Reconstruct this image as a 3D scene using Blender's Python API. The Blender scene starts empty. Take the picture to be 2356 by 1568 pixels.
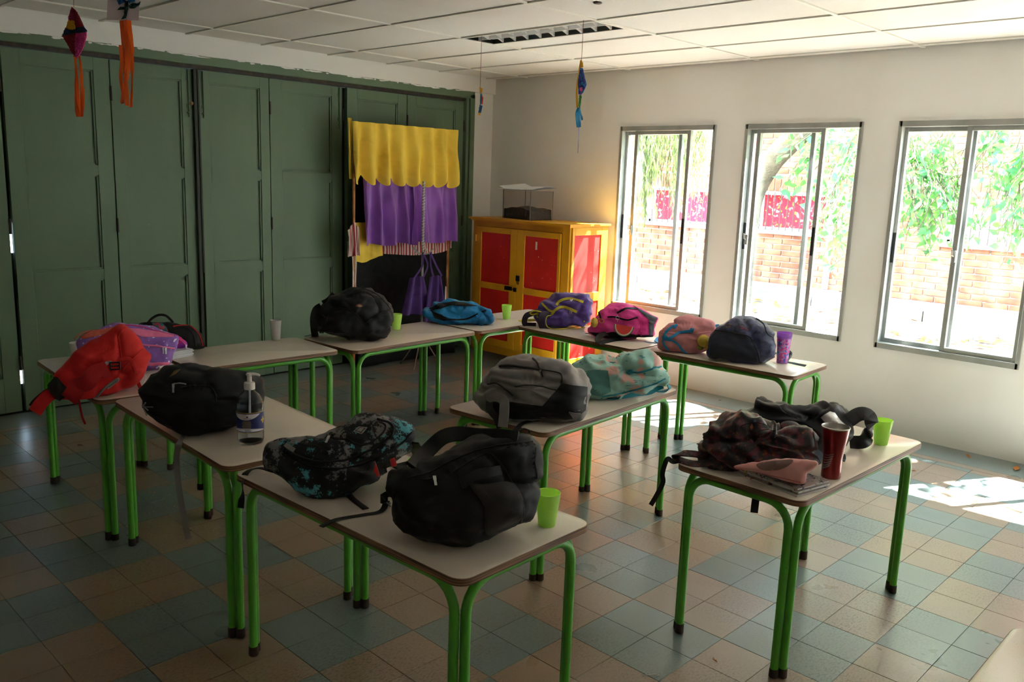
import bpy, math, random
from mathutils import Vector, Matrix, noise
from mathutils.bvhtree import BVHTree
random.seed(7)
V = Vector
sc = bpy.context.scene
C = sc.collection
PI = math.pi

# ------------------------------------------------------------------ camera
FPX, YAW, PITCH, ROLL, CAMH = 1965.2037, 0.7701, 0.18764, -0.03537, 1.7099
fw = V((math.cos(PITCH)*math.cos(YAW), math.cos(PITCH)*math.sin(YAW), -math.sin(PITCH)))
rt = fw.cross(V((0, 0, 1))).normalized()
dn = fw.cross(rt)
RT = math.cos(ROLL)*rt + math.sin(ROLL)*dn
DN = -math.sin(ROLL)*rt + math.cos(ROLL)*dn
FW = fw
CAM = V((0, 0, CAMH))
cd = bpy.data.cameras.new('camera'); cam = bpy.data.objects.new('camera', cd); C.objects.link(cam)
cd.sensor_width = 36; cd.lens = 36*FPX/2356; cd.clip_start = .05; cd.clip_end = 200
m = Matrix((RT, -DN, -FW)).transposed().to_4x4(); m.translation = CAM
cam.matrix_world = m
sc.camera = cam

# ------------------------------------------------------------------ light
sc.view_settings.view_transform = 'Standard'; sc.view_settings.look = 'None'
sc.view_settings.gamma = 1; sc.view_settings.use_curve_mapping = False
sc.view_settings.exposure = 2.32
sc.cycles.use_denoising = True
sc.cycles.max_bounces = 10; sc.cycles.diffuse_bounces = 6; sc.cycles.transparent_max_bounces = 16
sc.cycles.sample_clamp_indirect = 6
w = bpy.data.worlds.new('world'); sc.world = w; w.use_nodes = True
bg = w.node_tree.nodes['Background']; bg.inputs[0].default_value = (.62, .80, 1, 1); bg.inputs[1].default_value = 4.6
sun = bpy.data.lights.new('sun', 'SUN'); sun.energy = 50; sun.angle = math.radians(.55); sun.color = (.95, .975, 1)
so = bpy.data.objects.new('sun', sun); C.objects.link(so); so.location = (12, 0, 10)
so.rotation_euler = V((-1.3, .7, -2.13)).to_track_quat('-Z', 'Y').to_euler()

# ------------------------------------------------------------------ geometry of the picture: a pixel's ray met with a plane
def ray(x, y): return ((x-1178)*RT + (y-784)*DN)/FPX + FW
def atz(x, y, z): d = ray(x, y); return CAM + d*((z-CAM.z)/d.z)
def atX(x, y, X): d = ray(x, y); return CAM + d*(X/d.x)
def atY(x, y, Y): d = ray(x, y); return CAM + d*(Y/d.y)
def atd(x, y, dep): return CAM + ray(x, y)*dep
def depth(p): return (p-CAM).dot(FW)
def pix(p):
    q = p-CAM; d = q.dot(FW); return 1178+FPX*q.dot(RT)/d, 784+FPX*q.dot(DN)/d

# ------------------------------------------------------------------ materials
MATS = {}
def col(c): return tuple(c)+(1,) if len(c) == 3 else c
def srgb(r, g, b): return tuple(((v/255)/12.92 if v/255 <= .04045 else ((v/255+.055)/1.055)**2.4) for v in (r, g, b))
def mat(name, c, rough=.6, bump=None, var=None, metal=0, spec=.5, coat=0, trans=0, alpha=1, ior=1.45, emit=None, coord='Object', sheen=0, subs=None, fold=None):
    if name in MATS: return MATS[name]
    m = bpy.data.materials.new(name); m.use_nodes = True; nt = m.node_tree; N = nt.nodes; L = nt.links
    b = N['Principled BSDF']; b.inputs['Base Color'].default_value = col(c); b.inputs['Roughness'].default_value = rough
    b.inputs['Metallic'].default_value = metal; b.inputs['Specular IOR Level'].default_value = spec
    b.inputs['Coat Weight'].default_value = coat; b.inputs['Coat Roughness'].default_value = .15
    b.inputs['Transmission Weight'].default_value = trans; b.inputs['Alpha'].default_value = alpha; b.inputs['IOR'].default_value = ior
    b.inputs['Sheen Weight'].default_value = sheen
    if subs: b.inputs['Subsurface Weight'].default_value = subs; b.inputs['Subsurface Scale'].default_value = .02
    if emit: b.inputs['Emission Color'].default_value = col(c); b.inputs['Emission Strength'].default_value = emit
    if bump or var:
        tc = N.new('ShaderNodeTexCoord')
        if coord == 'World': g = N.new('ShaderNodeNewGeometry'); src = g.outputs['Position']
        else: src = tc.outputs[coord]
    if var:
        vs = var if isinstance(var[0], (tuple, list)) else [var]
        cur = None
        for (scale, c2, lo, hi, *det) in vs:     # noise between lo..hi mixes c2 in
            n = N.new('ShaderNodeTexNoise'); n.inputs['Scale'].default_value = scale; n.inputs['Detail'].default_value = det[0] if det else 3
            if len(det) > 1:
                mp = N.new('ShaderNodeMapping'); mp.inputs['Scale'].default_value = det[1]; L.new(src, mp.inputs[0]); L.new(mp.outputs[0], n.inputs['Vector'])
            else: L.new(src, n.inputs['Vector'])
            r = N.new('ShaderNodeMapRange'); r.inputs[1].default_value = lo; r.inputs[2].default_value = hi; L.new(n.outputs[0], r.inputs[0])
            x = N.new('ShaderNodeMix'); x.data_type = 'RGBA'; L.new(r.outputs[0], x.inputs[0])
            if cur: L.new(cur, x.inputs[6])
            else: x.inputs[6].default_value = col(c)
            x.inputs[7].default_value = col(c2); cur = x.outputs[2]
        L.new(cur, b.inputs['Base Color'])
    if bump:
        n = N.new('ShaderNodeTexNoise'); n.inputs['Scale'].default_value = bump[0]; n.inputs['Detail'].default_value = 4
        L.new(src, n.inputs['Vector']); bp = N.new('ShaderNodeBump'); bp.inputs['Strength'].default_value = bump[1]
        bp.inputs['Distance'].default_value = bump[2] if len(bump) > 2 else .01
        L.new(n.outputs[0], bp.inputs['Height']); L.new(bp.outputs[0], b.inputs['Normal'])
        if fold:
            mp = N.new('ShaderNodeMapping'); mp.inputs['Scale'].default_value = (1, 1.25, 1.7); mp.inputs['Rotation'].default_value = (.4, .7, .3); L.new(src, mp.inputs[0])
            n2 = N.new('ShaderNodeTexNoise'); n2.noise_type = 'RIDGED_MULTIFRACTAL'; n2.inputs['Scale'].default_value = fold[0]; n2.inputs['Detail'].default_value = 2.5; n2.inputs['Distortion'].default_value = .6; L.new(mp.outputs[0], n2.inputs['Vector'])
            b2 = N.new('ShaderNodeBump'); b2.inputs['Strength'].default_value = fold[1]; b2.inputs['Distance'].default_value = fold[2]; L.new(n2.outputs[0], b2.inputs['Height']); L.new(b2.outputs[0], bp.inputs['Normal'])
    MATS[name] = m; return m

# ------------------------------------------------------------------ meshes
class MB:
    def __init__(s): s.v = []; s.f = []; s.m = []; s.mi = 0
    def add(s, vs, fs, mi=None):
        o = len(s.v); s.v += [tuple(p) for p in vs]
        for f in fs: s.f.append([i+o for i in f]); s.m.append(s.mi if mi is None else mi)
        return s
    def box(s, lo, hi, mi=None, bev=0, M=None):
        (a, b, c), (d, e, f) = lo, hi
        if bev:
            k = bev; vs = []
            for z, q in ((c, k), (c+k, 0), (f-k, 0), (f, k)):
                for x, y in ((a+q, b+k), (a+k, b+q), (d-k, b+q), (d-q, b+k), (d-q, e-k), (d-k, e-q), (a+k, e-q), (a+q, e-k)): vs.append(V((x, y, z)))
            fs = [list(range(7, -1, -1)), list(range(24, 32))]
            for l in range(3):
                for i in range(8): j = (i+1) % 8; fs.append([l*8+i, l*8+j, l*8+8+j, l*8+8+i])
        else:
            vs = [V(p) for p in ((a, b, c), (d, b, c), (d, e, c), (a, e, c), (a, b, f), (d, b, f), (d, e, f), (a, e, f))]
            fs = [(3, 2, 1, 0), (4, 5, 6, 7), (0, 1, 5, 4), (1, 2, 6, 5), (2, 3, 7, 6), (3, 0, 4, 7)]
        if M: vs = [M @ p for p in vs]
        return s.add(vs, fs, mi)
    def tube(s, pts, r, n=8, mi=None, caps=True, closed=False, flat=1, up=None):
        pts = [V(p) for p in pts]; k = len(pts); rs = r if isinstance(r, (list, tuple)) else [r]*k
        vs = []; prev = None
        for i, p in enumerate(pts):
            a = pts[i-1] if (i > 0 or closed) else p; b = pts[(i+1) % k] if (i < k-1 or closed) else p
            t = (b-a); t = t.normalized() if t.length > 1e-9 else V((0, 0, 1))
            if prev is None:
                u = up.copy() if up else (V((0, 0, 1)) if abs(t.z) < .9 else V((1, 0, 0)))
            else: u = prev
            if up and flat != 1: u = up
            u = (u - t*u.dot(t)); u = u.normalized() if u.length > 1e-6 else t.orthogonal().normalized()
            prev = u; w_ = t.cross(u)
            for j in range(n):
                an = 2*PI*j/n; vs.append(p + rs[i]*(math.cos(an)*w_ + math.sin(an)*u*flat))
        fs = []
        for i in range(k if closed else k-1):
            for j in range(n): q = (j+1) % n; i2 = (i+1) % k; fs.append([i*n+j, i*n+q, i2*n+q, i2*n+j])
        if caps and not closed: fs += [list(range(n-1, -1, -1)), list(range((k-1)*n, k*n))]
        return s.add(vs, fs, mi)
    def lathe(s, prof, n=24, mi=None, M=None, closed=False, cap=True):
        vs = []; k = len(prof)
        for r, z in prof:
            for j in range(n): a = 2*PI*j/n; vs.append(V((r*math.cos(a), r*math.sin(a), z)))
        if M: vs = [M @ p for p in vs]
        fs = [[i*n+j, i*n+(j+1) % n, ((i+1) % k)*n+(j+1) % n, ((i+1) % k)*n+j] for i in range(k if closed else k-1) for j in range(n)]
        if not closed and cap:
            if prof[0][0] > 1e-6: fs.append(list(range(n-1, -1, -1)))
            if prof[-1][0] > 1e-6: fs.append(list(range((k-1)*n, k*n)))
        return s.add(vs, fs, mi)
    def prism(s, poly, z0, z1, mi=None, M=None):
        n = len(poly); vs = [V((x, y, z0)) for x, y in poly]+[V((x, y, z1)) for x, y in poly]
        if M: vs = [M @ p for p in vs]
        fs = [list(range(n-1, -1, -1)), list(range(n, 2*n))]+[[i, (i+1) % n, n+(i+1) % n, n+i] for i in range(n)]
        return s.add(vs, fs, mi)
    def mesh(s, name, mats, sharp=35):
        me = bpy.data.meshes.new(name); me.from_pydata(s.v, [], s.f)
        if not isinstance(mats, (list, tuple)): mats = [mats]
        for m_ in mats: me.materials.append(m_)
        if len(mats) > 1: me.polygons.foreach_set('material_index', s.m)
        me.polygons.foreach_set('use_smooth', [True]*len(me.polygons)); me.set_sharp_from_angle(angle=math.radians(sharp))
        me.update(); return me
    def obj(s, name, mats, parent=None, sharp=35, **k): return link(name, s.mesh(name, mats, sharp), parent, **k)

def link(name, me, parent=None, loc=None, rot=None, **k):
    o = bpy.data.objects.new(name, me); C.objects.link(o)
    if parent: o.parent = parent
    if loc: o.location = loc
    if rot: o.rotation_euler = rot
    for a, b in k.items(): o[a] = b
    return o
def thing(name, label, cat, loc=(0, 0, 0), rz=0, group=None):
    o = link(name, None, None, loc, (0, 0, rz)); o['label'] = label; o['category'] = cat
    if group: o['group'] = group
    return o
def tag(o, label, cat, group=None):
    o['label'] = label; o['category'] = cat
    if group: o['group'] = group
    return o
def struct(o): o['kind'] = 'structure'; return o
def crom(P, n=6, closed=False):
    P = [V(p) for p in P]; out = []; k = len(P)
    for i in range(k if closed else k-1):
        p1, p2 = P[i], P[(i+1) % k]
        p0 = P[i-1] if (i > 0 or closed) else 2*p1-p2
        p3 = P[(i+2) % k] if (i+2 < k or closed) else 2*p2-p1
        for j in range(n):
            t = j/n; out.append(.5*((2*p1)+(p2-p0)*t+(2*p0-5*p1+4*p2-p3)*t*t+(3*p1-p0-3*p2+p3)*t**3))
    if not closed: out.append(P[-1].copy())
    return out
def rrect(L, W, r, n=5):
    o = []
    for cx, cy, a0 in ((L/2-r, W/2-r, 0), (-L/2+r, W/2-r, 90), (-L/2+r, -W/2+r, 180), (L/2-r, -W/2+r, 270)):
        for i in range(n+1): a = math.radians(a0+90*i/n); o.append((cx+r*math.cos(a), cy+r*math.sin(a)))
    return o
# ================================================================== the room
XW, YD, ZC, Z0, Z1 = 6.168, 6.386, 2.663, .618, 2.183
XB, YB = -2.2, -3.2            # walls behind the photographer
WINS = [(3.789, 4.732), (2.602, 3.512), (1.42, 2.340), (.22, 1.14), (-.98, -.06), (-2.2, -1.28)]  # fourth read from its sun patch; last two added out of view for light
plaster = mat('wall_plaster', srgb(232, 231, 229), .7, (60, .12, .002), (1.5, srgb(224, 221, 215), .45, .8), coord='World')
white = mat('white_paint', srgb(230, 228, 224), .6, (40, .15, .002), coord='World')
alu = mat('aluminium', srgb(176, 178, 174), .42, metal=.55, var=(6, srgb(160, 162, 158), .4, .7))
blackp = mat('black_plastic', srgb(24, 24, 25), .4)
glass = bpy.data.materials.new('window_glass'); glass.use_nodes = True
_n = glass.node_tree; _n.nodes.clear(); _o = _n.nodes.new('ShaderNodeOutputMaterial'); _t = _n.nodes.new('ShaderNodeBsdfTransparent'); _g = _n.nodes.new('ShaderNodeBsdfGlossy'); _x = _n.nodes.new('ShaderNodeMixShader')
_t.inputs[0].default_value = (.93, .95, .94, 1); _g.inputs['Roughness'].default_value = .03; _x.inputs[0].default_value = .06
_n.links.new(_t.outputs[0], _x.inputs[1]); _n.links.new(_g.outputs[0], _x.inputs[2]); _n.links.new(_x.outputs[0], _o.inputs[0])

# walls
b = MB(); TH = .16
ys = sorted([y for w_ in WINS for y in w_])
edges = [YB]+ys+[YD+.1]
for i in range(0, len(edges), 2): b.box((XW, edges[i], -.02), (XW+TH, edges[i+1], 4.9))  # height added above the ceiling, unseen, to darken the brick building outside
for a, c in WINS: b.box((XW, a, -.02), (XW+TH, c, Z0)); b.box((XW, a, Z1), (XW+TH, c, 4.9))
struct(b.obj('wall_right', plaster))
b = MB(); b.box((XB-.1, YB-.1, -.02), (XW+TH, YB, ZC+.1)); struct(b.obj('wall_back', mat('dado_paint', srgb(204, 202, 196), .6)))
b = MB(); b.box((XB-.1, YB, -.02), (XB, YD+.3, ZC+.1)); struct(b.obj('wall_left', mat('dado_paint', srgb(204, 202, 196), .6)))
# door wall: return strip by the corner, beam over the doors with ragged plaster edge
b = MB(); b.box((5.905, YD-.02, -.02), (XW, YD+.16, ZC+.1)); struct(b.obj('wall_front', white))
b = MB(); n = 150; rr = random.Random(3)
for i in range(n):
    x0 = XB+(XW-XB)*i/n; x1 = XB+(XW-XB)*(i+1)/n
    zz = 2.527 + (noise.noise(V((x0*3.1, 2, 0)))*.008 + noise.noise(V((x0*14, 5, 0)))*.006 if x0 < 5.9 else 0)
    b.box((x0, YD-.055, zz), (x1+.001, YD+.16, ZC+.1))
for i in range(70):      # smears of white paint and loose plaster along the lintel
    x = rr.uniform(.9, 5.8); l = rr.uniform(.02, .16); z = 2.530-rr.uniform(0, .012); h = rr.uniform(.003, .010); b.add([(x, YD-.0475, z), (x+l*.3, YD-.048, z-h), (x+l, YD-.0475, z-h*.3), (x+l*.8, YD-.0475, z+h*.5), (x+l*.2, YD-.0475, z+h*.6)], [(0, 1, 2, 3, 4)])
struct(b.obj('trim_1', white))

# floor: screed, border strips, tiles
grout = mat('floor_grout', srgb(92, 92, 84), .6, coord='World')
def tilemat(name, c, c2, dirt):
    m = bpy.data.materials.new(name); m.use_nodes = True; N = m.node_tree.nodes; L = m.node_tree.links; b_ = N['Principled BSDF']
    g = N.new('ShaderNodeNewGeometry'); oi = N.new('ShaderNodeObjectInfo')
    def nz(scale, lo, hi, det=4, sc_=None):
        n_ = N.new('ShaderNodeTexNoise'); n_.inputs['Scale'].default_value = scale; n_.inputs['Detail'].default_value = det
        if sc_: mp = N.new('ShaderNodeMapping'); mp.inputs['Scale'].default_value = sc_; L.new(g.outputs['Position'], mp.inputs[0]); L.new(mp.outputs[0], n_.inputs['Vector'])
        else: L.new(g.outputs['Position'], n_.inputs['Vector'])
        r = N.new('ShaderNodeMapRange'); r.inputs[1].default_value = lo; r.inputs[2].default_value = hi; L.new(n_.outputs[0], r.inputs[0]); return r.outputs[0]
    def mix(f, a, c_):
        x = N.new('ShaderNodeMix'); x.data_type = 'RGBA'
        if isinstance(f, float): x.inputs[0].default_value = f
        else: L.new(f, x.inputs[0])
        for k_, q in ((6, a), (7, c_)):
            if isinstance(q, tuple): x.inputs[k_].default_value = col(q)
            else: L.new(q, x.inputs[k_])
        return x.outputs[2]
    k = mix(oi.outputs['Random'], c, c2)
    # scuffs and grime
    d1 = nz(2.0, .36, .72, 5); d2 = nz(70, .46, .66, 12, (1, 1.9, 1))
    mu = N.new('ShaderNodeMath'); mu.operation = 'MULTIPLY'; L.new(d1, mu.inputs[0]); L.new(d2, mu.inputs[1])
    m2 = N.new('ShaderNodeMath'); m2.operation = 'MULTIPLY'; m2.inputs[1].default_value = .85; L.new(mu.outputs[0], m2.inputs[0])
    k = mix(m2.outputs[0], k, dirt)
    k = mix(nz(160, .70, .74, 2), k, tuple(v*.55 for v in dirt))
    L.new(k, b_.inputs['Base Color'])
    r = nz(3, .3, .7, 4); rm = N.new('ShaderNodeMapRange'); rm.inputs[3].default_value = .27; rm.inputs[4].default_value = .36; L.new(r, rm.inputs[0]); L.new(rm.outputs[0], b_.inputs['Roughness'])
    n_ = N.new('ShaderNodeTexNoise'); n_.inputs['Scale'].default_value = 6; n_.inputs['Detail'].default_value = 1; L.new(g.outputs['Position'], n_.inputs['Vector']); bp = N.new('ShaderNodeBump'); bp.inputs['Strength'].default_value = .25; bp.inputs['Distance'].default_value = .004
    L.new(n_.outputs[0], bp.inputs['Height']); L.new(bp.outputs[0], b_.inputs['Normal']); b_.inputs['Specular IOR Level'].default_value = .6; b_.inputs['Coat Weight'].default_value = .5; b_.inputs['Coat Roughness'].default_value = .42
    MATS[name] = m; return m
teal = tilemat('tile_teal', srgb(100, 116, 112), srgb(108, 122, 117), srgb(58, 56, 50))
beige = tilemat('tile_beige', srgb(146, 122, 98), srgb(138, 116, 95), srgb(66, 54, 44))
b = MB(); b.box((XB, YB, -.12), (XW+.02, YD+.12, -.0045)); fl = struct(b.obj('floor', grout))
S = .42005; ts = S/2; FX, FY = 3.6014, 1.9158; XE, YE = 5.77, 5.985
tm = MB(); g = .0011; tm.box((g, g, -.006), (ts-g, ts-g, 0), bev=.0008)
me_t = tm.mesh('tile', teal); me_b = tm.mesh('tile', beige)
cells = []
for i in range(-60, 30):
    for j in range(-60, 30):
        x, y = FX+i*ts, FY+j*ts
        if x < XB or y < YB or x > XE-.03 or y > YE-.03: continue
        kind = ((i//2)+(j//2)) % 2
        cx, cy = x+ts/2, y+ts/2; d = (V((cx, cy, 0))-CAM); vis = 9e9
        if d.dot(FW) > .3:
            px, py = pix(V((cx, cy, 0)))
            if -60 < px < 2416 and py < 1640: vis = d.length
        cells.append((vis, x, y, kind))
cells.sort(key=lambda q: q[0])
rest = {0: MB(), 1: MB()}
for q, (vis, x, y, kind) in enumerate(cells):
    x1, y1 = min(ts, XE-x), min(ts, YE-y)
    if q < 296 and x1 == ts and y1 == ts:
        link('tile', me_b if kind else me_t, fl, (x, y, random.uniform(-.0004, .0003)))
    else: rest[kind].box((x+g, y+g, -.006), (x+x1-g, y+y1-g, random.uniform(-.0003, 0)))
for k_, nm, mm in ((0, 'teal_tiles', teal), (1, 'beige_tiles', beige)): rest[k_].obj(nm, mm, fl, kind='stuff', label=['grey-green floor tiles beyond the nearest rows', 'beige floor tiles beyond the nearest rows'][k_])
b = MB(); b.box((XE+.002, YB, -.006), (XE+.075, YE+.075, 0)); b.box((XB, YE+.002, -.006), (XE, YE+.075, 0)); b.obj('border_strip', beige, fl, label='thin beige border strip')
b = MB(); b.box((XE+.077, YB, -.006), (XW, YD-.002, 0)); b.box((XB, YE+.077, -.006), (XE+.075, YD-.002, 0)); b.obj('edge_band', teal, fl, label='grey-green band along the walls')

# ceiling: T-bars and panels
cpan = mat('ceiling_panel', srgb(226, 222, 216), .85, (350, .5, .002), [(260, srgb(196, 190, 182), .62, .72, 2), (1.1, srgb(216, 209, 198), .5, .8)], coord='World')
b = MB(); b.box((XB, YB, ZC+.03), (XW+.02, YD+.1, ZC+.1)); cl = struct(b.obj('ceiling', white))
CX0, CY0 = 3.6013, 4.6865
xs = [CX0+.61*i for i in range(-9, 5) if XB < CX0+.61*i < XW-.05]; yy = [CY0+1.22*i for i in range(-7, 2) if YB < CY0+1.22*i < YD-.1]
bar = mat('ceiling_grid', srgb(225, 221, 212), .5)
for x in xs: bb = MB(); bb.box((x-.012, YB, ZC-.001), (x+.012, YD-.05, ZC+.012)); bb.obj('grid_bar', bar, cl)
for y in yy: bb = MB(); bb.box((XB, y-.012, ZC-.0005), (XW, y+.012, ZC+.012)); bb.obj('grid_bar', bar, cl)
X_ = [XB]+xs+[XW]; Y_ = [YB]+yy+[YD-.05]
for i in range(len(X_)-1):
    for j in range(len(Y_)-1):
        fix = abs(X_[i]-4.2113) < .01 and abs(Y_[j]-3.4665) < .01
        x0 = X_[i]+.012; b = MB()
        if fix: x0 += .30
        z = ZC+.006+random.uniform(0, .003); b.box((x0, Y_[j]+.013, z), (X_[i+1]-.013, Y_[j+1]-.013, z+.018)); b.obj('panel', cpan, cl)
# louvred light fixture
steel = mat('polished_louvre', srgb(240, 240, 240), .3, metal=.35)
fx = thing('ceiling_light', 'recessed louvred ceiling light with rows of polished steel blades', 'light', (4.365, 4.0765, ZC))
b = MB()
hx, hy = .147, .598
b.box((-hx, -hy, .09), (hx, hy, .1)); b.box((-hx, -hy, 0), (-hx+.006, hy, .09)); b.box((hx-.006, -hy, 0), (hx, hy, .09)); b.box((-hx, -hy, 0), (hx, -hy+.006, .09)); b.box((-hx, hy-.006, 0), (hx, hy, .09))
b.obj('housing', mat('fixture_housing', srgb(34, 36, 34), .35, metal=.7), fx)
b = MB(); r_ = .016
for a, c in (((-hx-r_, -hy-.006, -.003), (-hx+.004, hy+.006, .004)), ((hx-.004, -hy-.006, -.003), (hx+.01, hy+.006, .004)), ((-hx, -hy-.006, -.003), (hx, -hy+.006, .004)), ((-hx, hy-.006, -.003), (hx, hy+.006, .004))): b.box(a, c)
b.obj('trim_frame', bar, fx)
for i in range(9):
    y = -hy+.12+i*.122
    for s in (-1, 1):
        b = MB(); n_ = 8; vs = []; fs = []
        for k in range(n_+1):
            u = k/n_; x = s*(.006+u*(hx-.014)); dz = .018*(1-(2*u-1)**2)
            vs += [(x, y-.008-.012, .002+dz), (x, y+.008-.012, .002+dz), (x, y+.016, .05), (x, y-.018, .05)]
        for k in range(n_): o_ = k*4; fs += [[o_+q, o_+(q+1) % 4, o_+4+(q+1) % 4, o_+4+q] for q in range(4)]
        fs += [[0, 1, 2, 3], [n_*4+3, n_*4+2, n_*4+1, n_*4]]
        b.add(vs, fs); b.obj('louvre_blade', steel, fx)
b = MB(); b.box((-.004, -hy+.006, .004), (.004, hy-.006, .05)); b.obj('centre_rail', steel, fx)
for s in (-1, 1): b = MB(); b.tube([(s*.07, -hy+.03, .07), (s*.07, hy-.03, .07)], .013, 10); b.obj('tube', mat('fluorescent_tube', srgb(235, 235, 232), .3), fx)
c0 = atz(1375, 8, ZC); b = MB(); b.lathe([(.0, -.004), (.02, -.004), (.026, 0), (.0, .004)], 14); o = b.obj('ceiling_hook', mat('dark_metal', srgb(60, 55, 50), .5, metal=.6)); o.location = (c0.x, c0.y, ZC+.003); tag(o, 'small dark round fitting in the ceiling panel near the light', 'hook')

# folding doors
dgreen = mat('door_green', srgb(100, 122, 95), .5, (35, .25, .003), [(2.5, srgb(92, 113, 88), .4, .7, 4, (1, 1, .4)), (60, srgb(118, 134, 108), .73, .8, 2, (1, 1, .5)), (420, srgb(190, 190, 170), .83, .86, 1)], coord='World')
dedge = mat('door_dark_gap', srgb(34, 36, 28), .8)
rust = mat('rusty_iron', srgb(66, 52, 44), .7, (80, .3, .002))
LE = [(-2.2, -1.55), (-1.53, -.9), (-.88, -.22), (-.2, .45), (.47, 1.10), (1.125, 1.748), (1.768, 2.440), (2.452, 3.045), (3.095, 3.680), (3.692, 4.385), (4.43, 5.085), (5.10, 5.80)]
PZ = [(.25, .897), (.97, 1.632), (1.70, 2.345)]
ZT = 2.43
for n, (xa, xb) in enumerate(LE):
    yf = YD+.006*((n % 2)*2-1)
    b = MB(); st = .105 if xb-xa > .62 else .08
    for lo, hi in (((xa, yf, .012), (xa+st, yf+.045, ZT)), ((xb-st, yf, .012), (xb, yf+.045, ZT))): b.box(lo, hi, bev=.002)
    zr = [.012]+[z for q in PZ for z in q]+[ZT]
    for k in range(0, 8, 2): b.box((xa+st, yf, zr[k]), (xb-st, yf+.045, zr[k+1]))
    d = struct(b.obj('door_%d' % (n+1), dgreen)); d['label'] = 'green folding door leaf, number %d from the left end' % (n+1)
    del d['label']
    for za, zb in PZ:
        b = MB(); b.box((xa+st-.002, yf+.02, za-.002), (xb-st+.002, yf+.034, zb+.002)); b.obj('panel', dgreen, d)
        b = MB(); x0, x1 = xa+st, xb-st; w_ = .012     # moulding
        for lo, hi in (((x0, yf+.008, za), (x0+w_, yf+.02, zb)), ((x1-w_, yf+.008, za), (x1, yf+.02, zb)), ((x0, yf+.008, za), (x1, yf+.02, za+w_)), ((x0, yf+.008, zb-w_), (x1, yf+.02, zb))): b.box(lo, hi)
        b.obj('moulding', dgreen, d)
    if n >= 5:
        for z in (.35, 1.28, 2.2):
            b = MB(); b.tube([(xb+.006, yf-.004, z-.05), (xb+.006, yf-.004, z+.05)], .008, 8); b.obj('hinge', rust, d)
    if n in (8, 9, 7):
        b = MB(); bx_ = xa+.03 if n == 8 else xb-.03; b.tube([(bx_, yf-.008, 2.08), (bx_, yf-.008, ZT-.01)], .005, 8); b.tube([(bx_, yf-.008, 2.12), (bx_-.018, yf-.016, 2.11)], .005, 6)
        for z in (2.16, 2.36): b.box((bx_-.014, yf-.006, z-.012), (bx_+.014, yf+.001, z+.012))
        b.obj('bolt', dgreen, d)
b = MB(); b.lathe([(0, 0), (.014, 0), (.016, .008), (.008, .016), (0, .018)], 12, M=Matrix.Translation((3.03, YD-.005, 2.18)) @ Matrix.Rotation(PI/2, 4, 'X')); b.obj('knob', mat('brass', srgb(170, 140, 100), .4, metal=.8), bpy.data.objects['door_8'])
for n, (x, za, zb, wd) in enumerate(((1.758, 1.10, 1.32, .012), (1.758, .09, .36, .010), (4.40, 1.68, 1.9, .006), (4.41, 2.2, 2.3, .005))): pass
b = MB()
for k, (xa, xb) in enumerate(LE[:-1]):
    nx = LE[k+1][0]
    if k in (5,): continue
    b.box((xb-.02, YD+.04, 0), (nx+.02, YD+.06, ZT))
b.obj('astragal', dedge, bpy.data.objects['door_8'])
b = MB(); b.box((3.046, YD-.022, .01), (3.072, YD+.03, ZT), bev=.003); b.box((3.083, YD-.012, .9), (3.095, YD+.02, ZT)); b.obj('meeting_strip', mat('dark_paint', srgb(46, 52, 40), .6, (50, .4, .003)), bpy.data.objects['door_8'])
# head rail and casing
b = MB(); b.box((XB, YD-.045, 2.462), (5.90, YD+.1, 2.545), bev=.003); struct(b.obj('trim_2', dgreen))
b = MB(); b.box((XB, YD-.02, ZT+.004), (5.80, YD+.06, 2.463)); struct(b.obj('trim_3', mat('rail_dark', srgb(48, 42, 34), .6, (30, .3, .004), (20, srgb(70, 60, 46), .5, .7))))
b = MB(); b.box((5.805, YD-.03, 0), (5.84, YD+.1, 2.47), bev=.003); b.box((5.845, YD-.045, 0), (5.905, YD+.1, 2.50), bev=.004); struct(b.obj('trim_4', dgreen))
b = MB(); b.box((XB, YD+.12, -.02), (XW, YD+.14, ZC))   # what the leaves close off
for k in range(1): pass
# dark sheet backing the leaves, cut open for a lit gap at leaf 6/7
b = MB(); b.box((XB, YD+.065, -.005), (1.735, YD+.075, ZT)); b.box((1.735, YD+.066, .0), (1.7605, YD+.074, ZT)); b.box((1.785, YD+.065, -.005), (5.85, YD+.075, ZT))
b.box((1.735, YD+.065, .29), (1.785, YD+.075, 1.10)); b.box((1.735, YD+.065, 1.30), (1.785, YD+.075, ZT)); b.box((1.735, YD+.065, -.005), (1.785, YD+.075, .19)); struct(b.obj('trim_5', dedge))
b = MB(); b.box((XB, YD+.1, ZT), (XW, YD+.16, ZC+.1)); struct(b.obj('trim_6', plaster))
b = MB(); b.box((XB, YD+.075, -.12), (XW, YD+3, -.02)); struct(b.obj('floor_2', mat('outer_floor', srgb(180, 175, 165), .7)))

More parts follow.
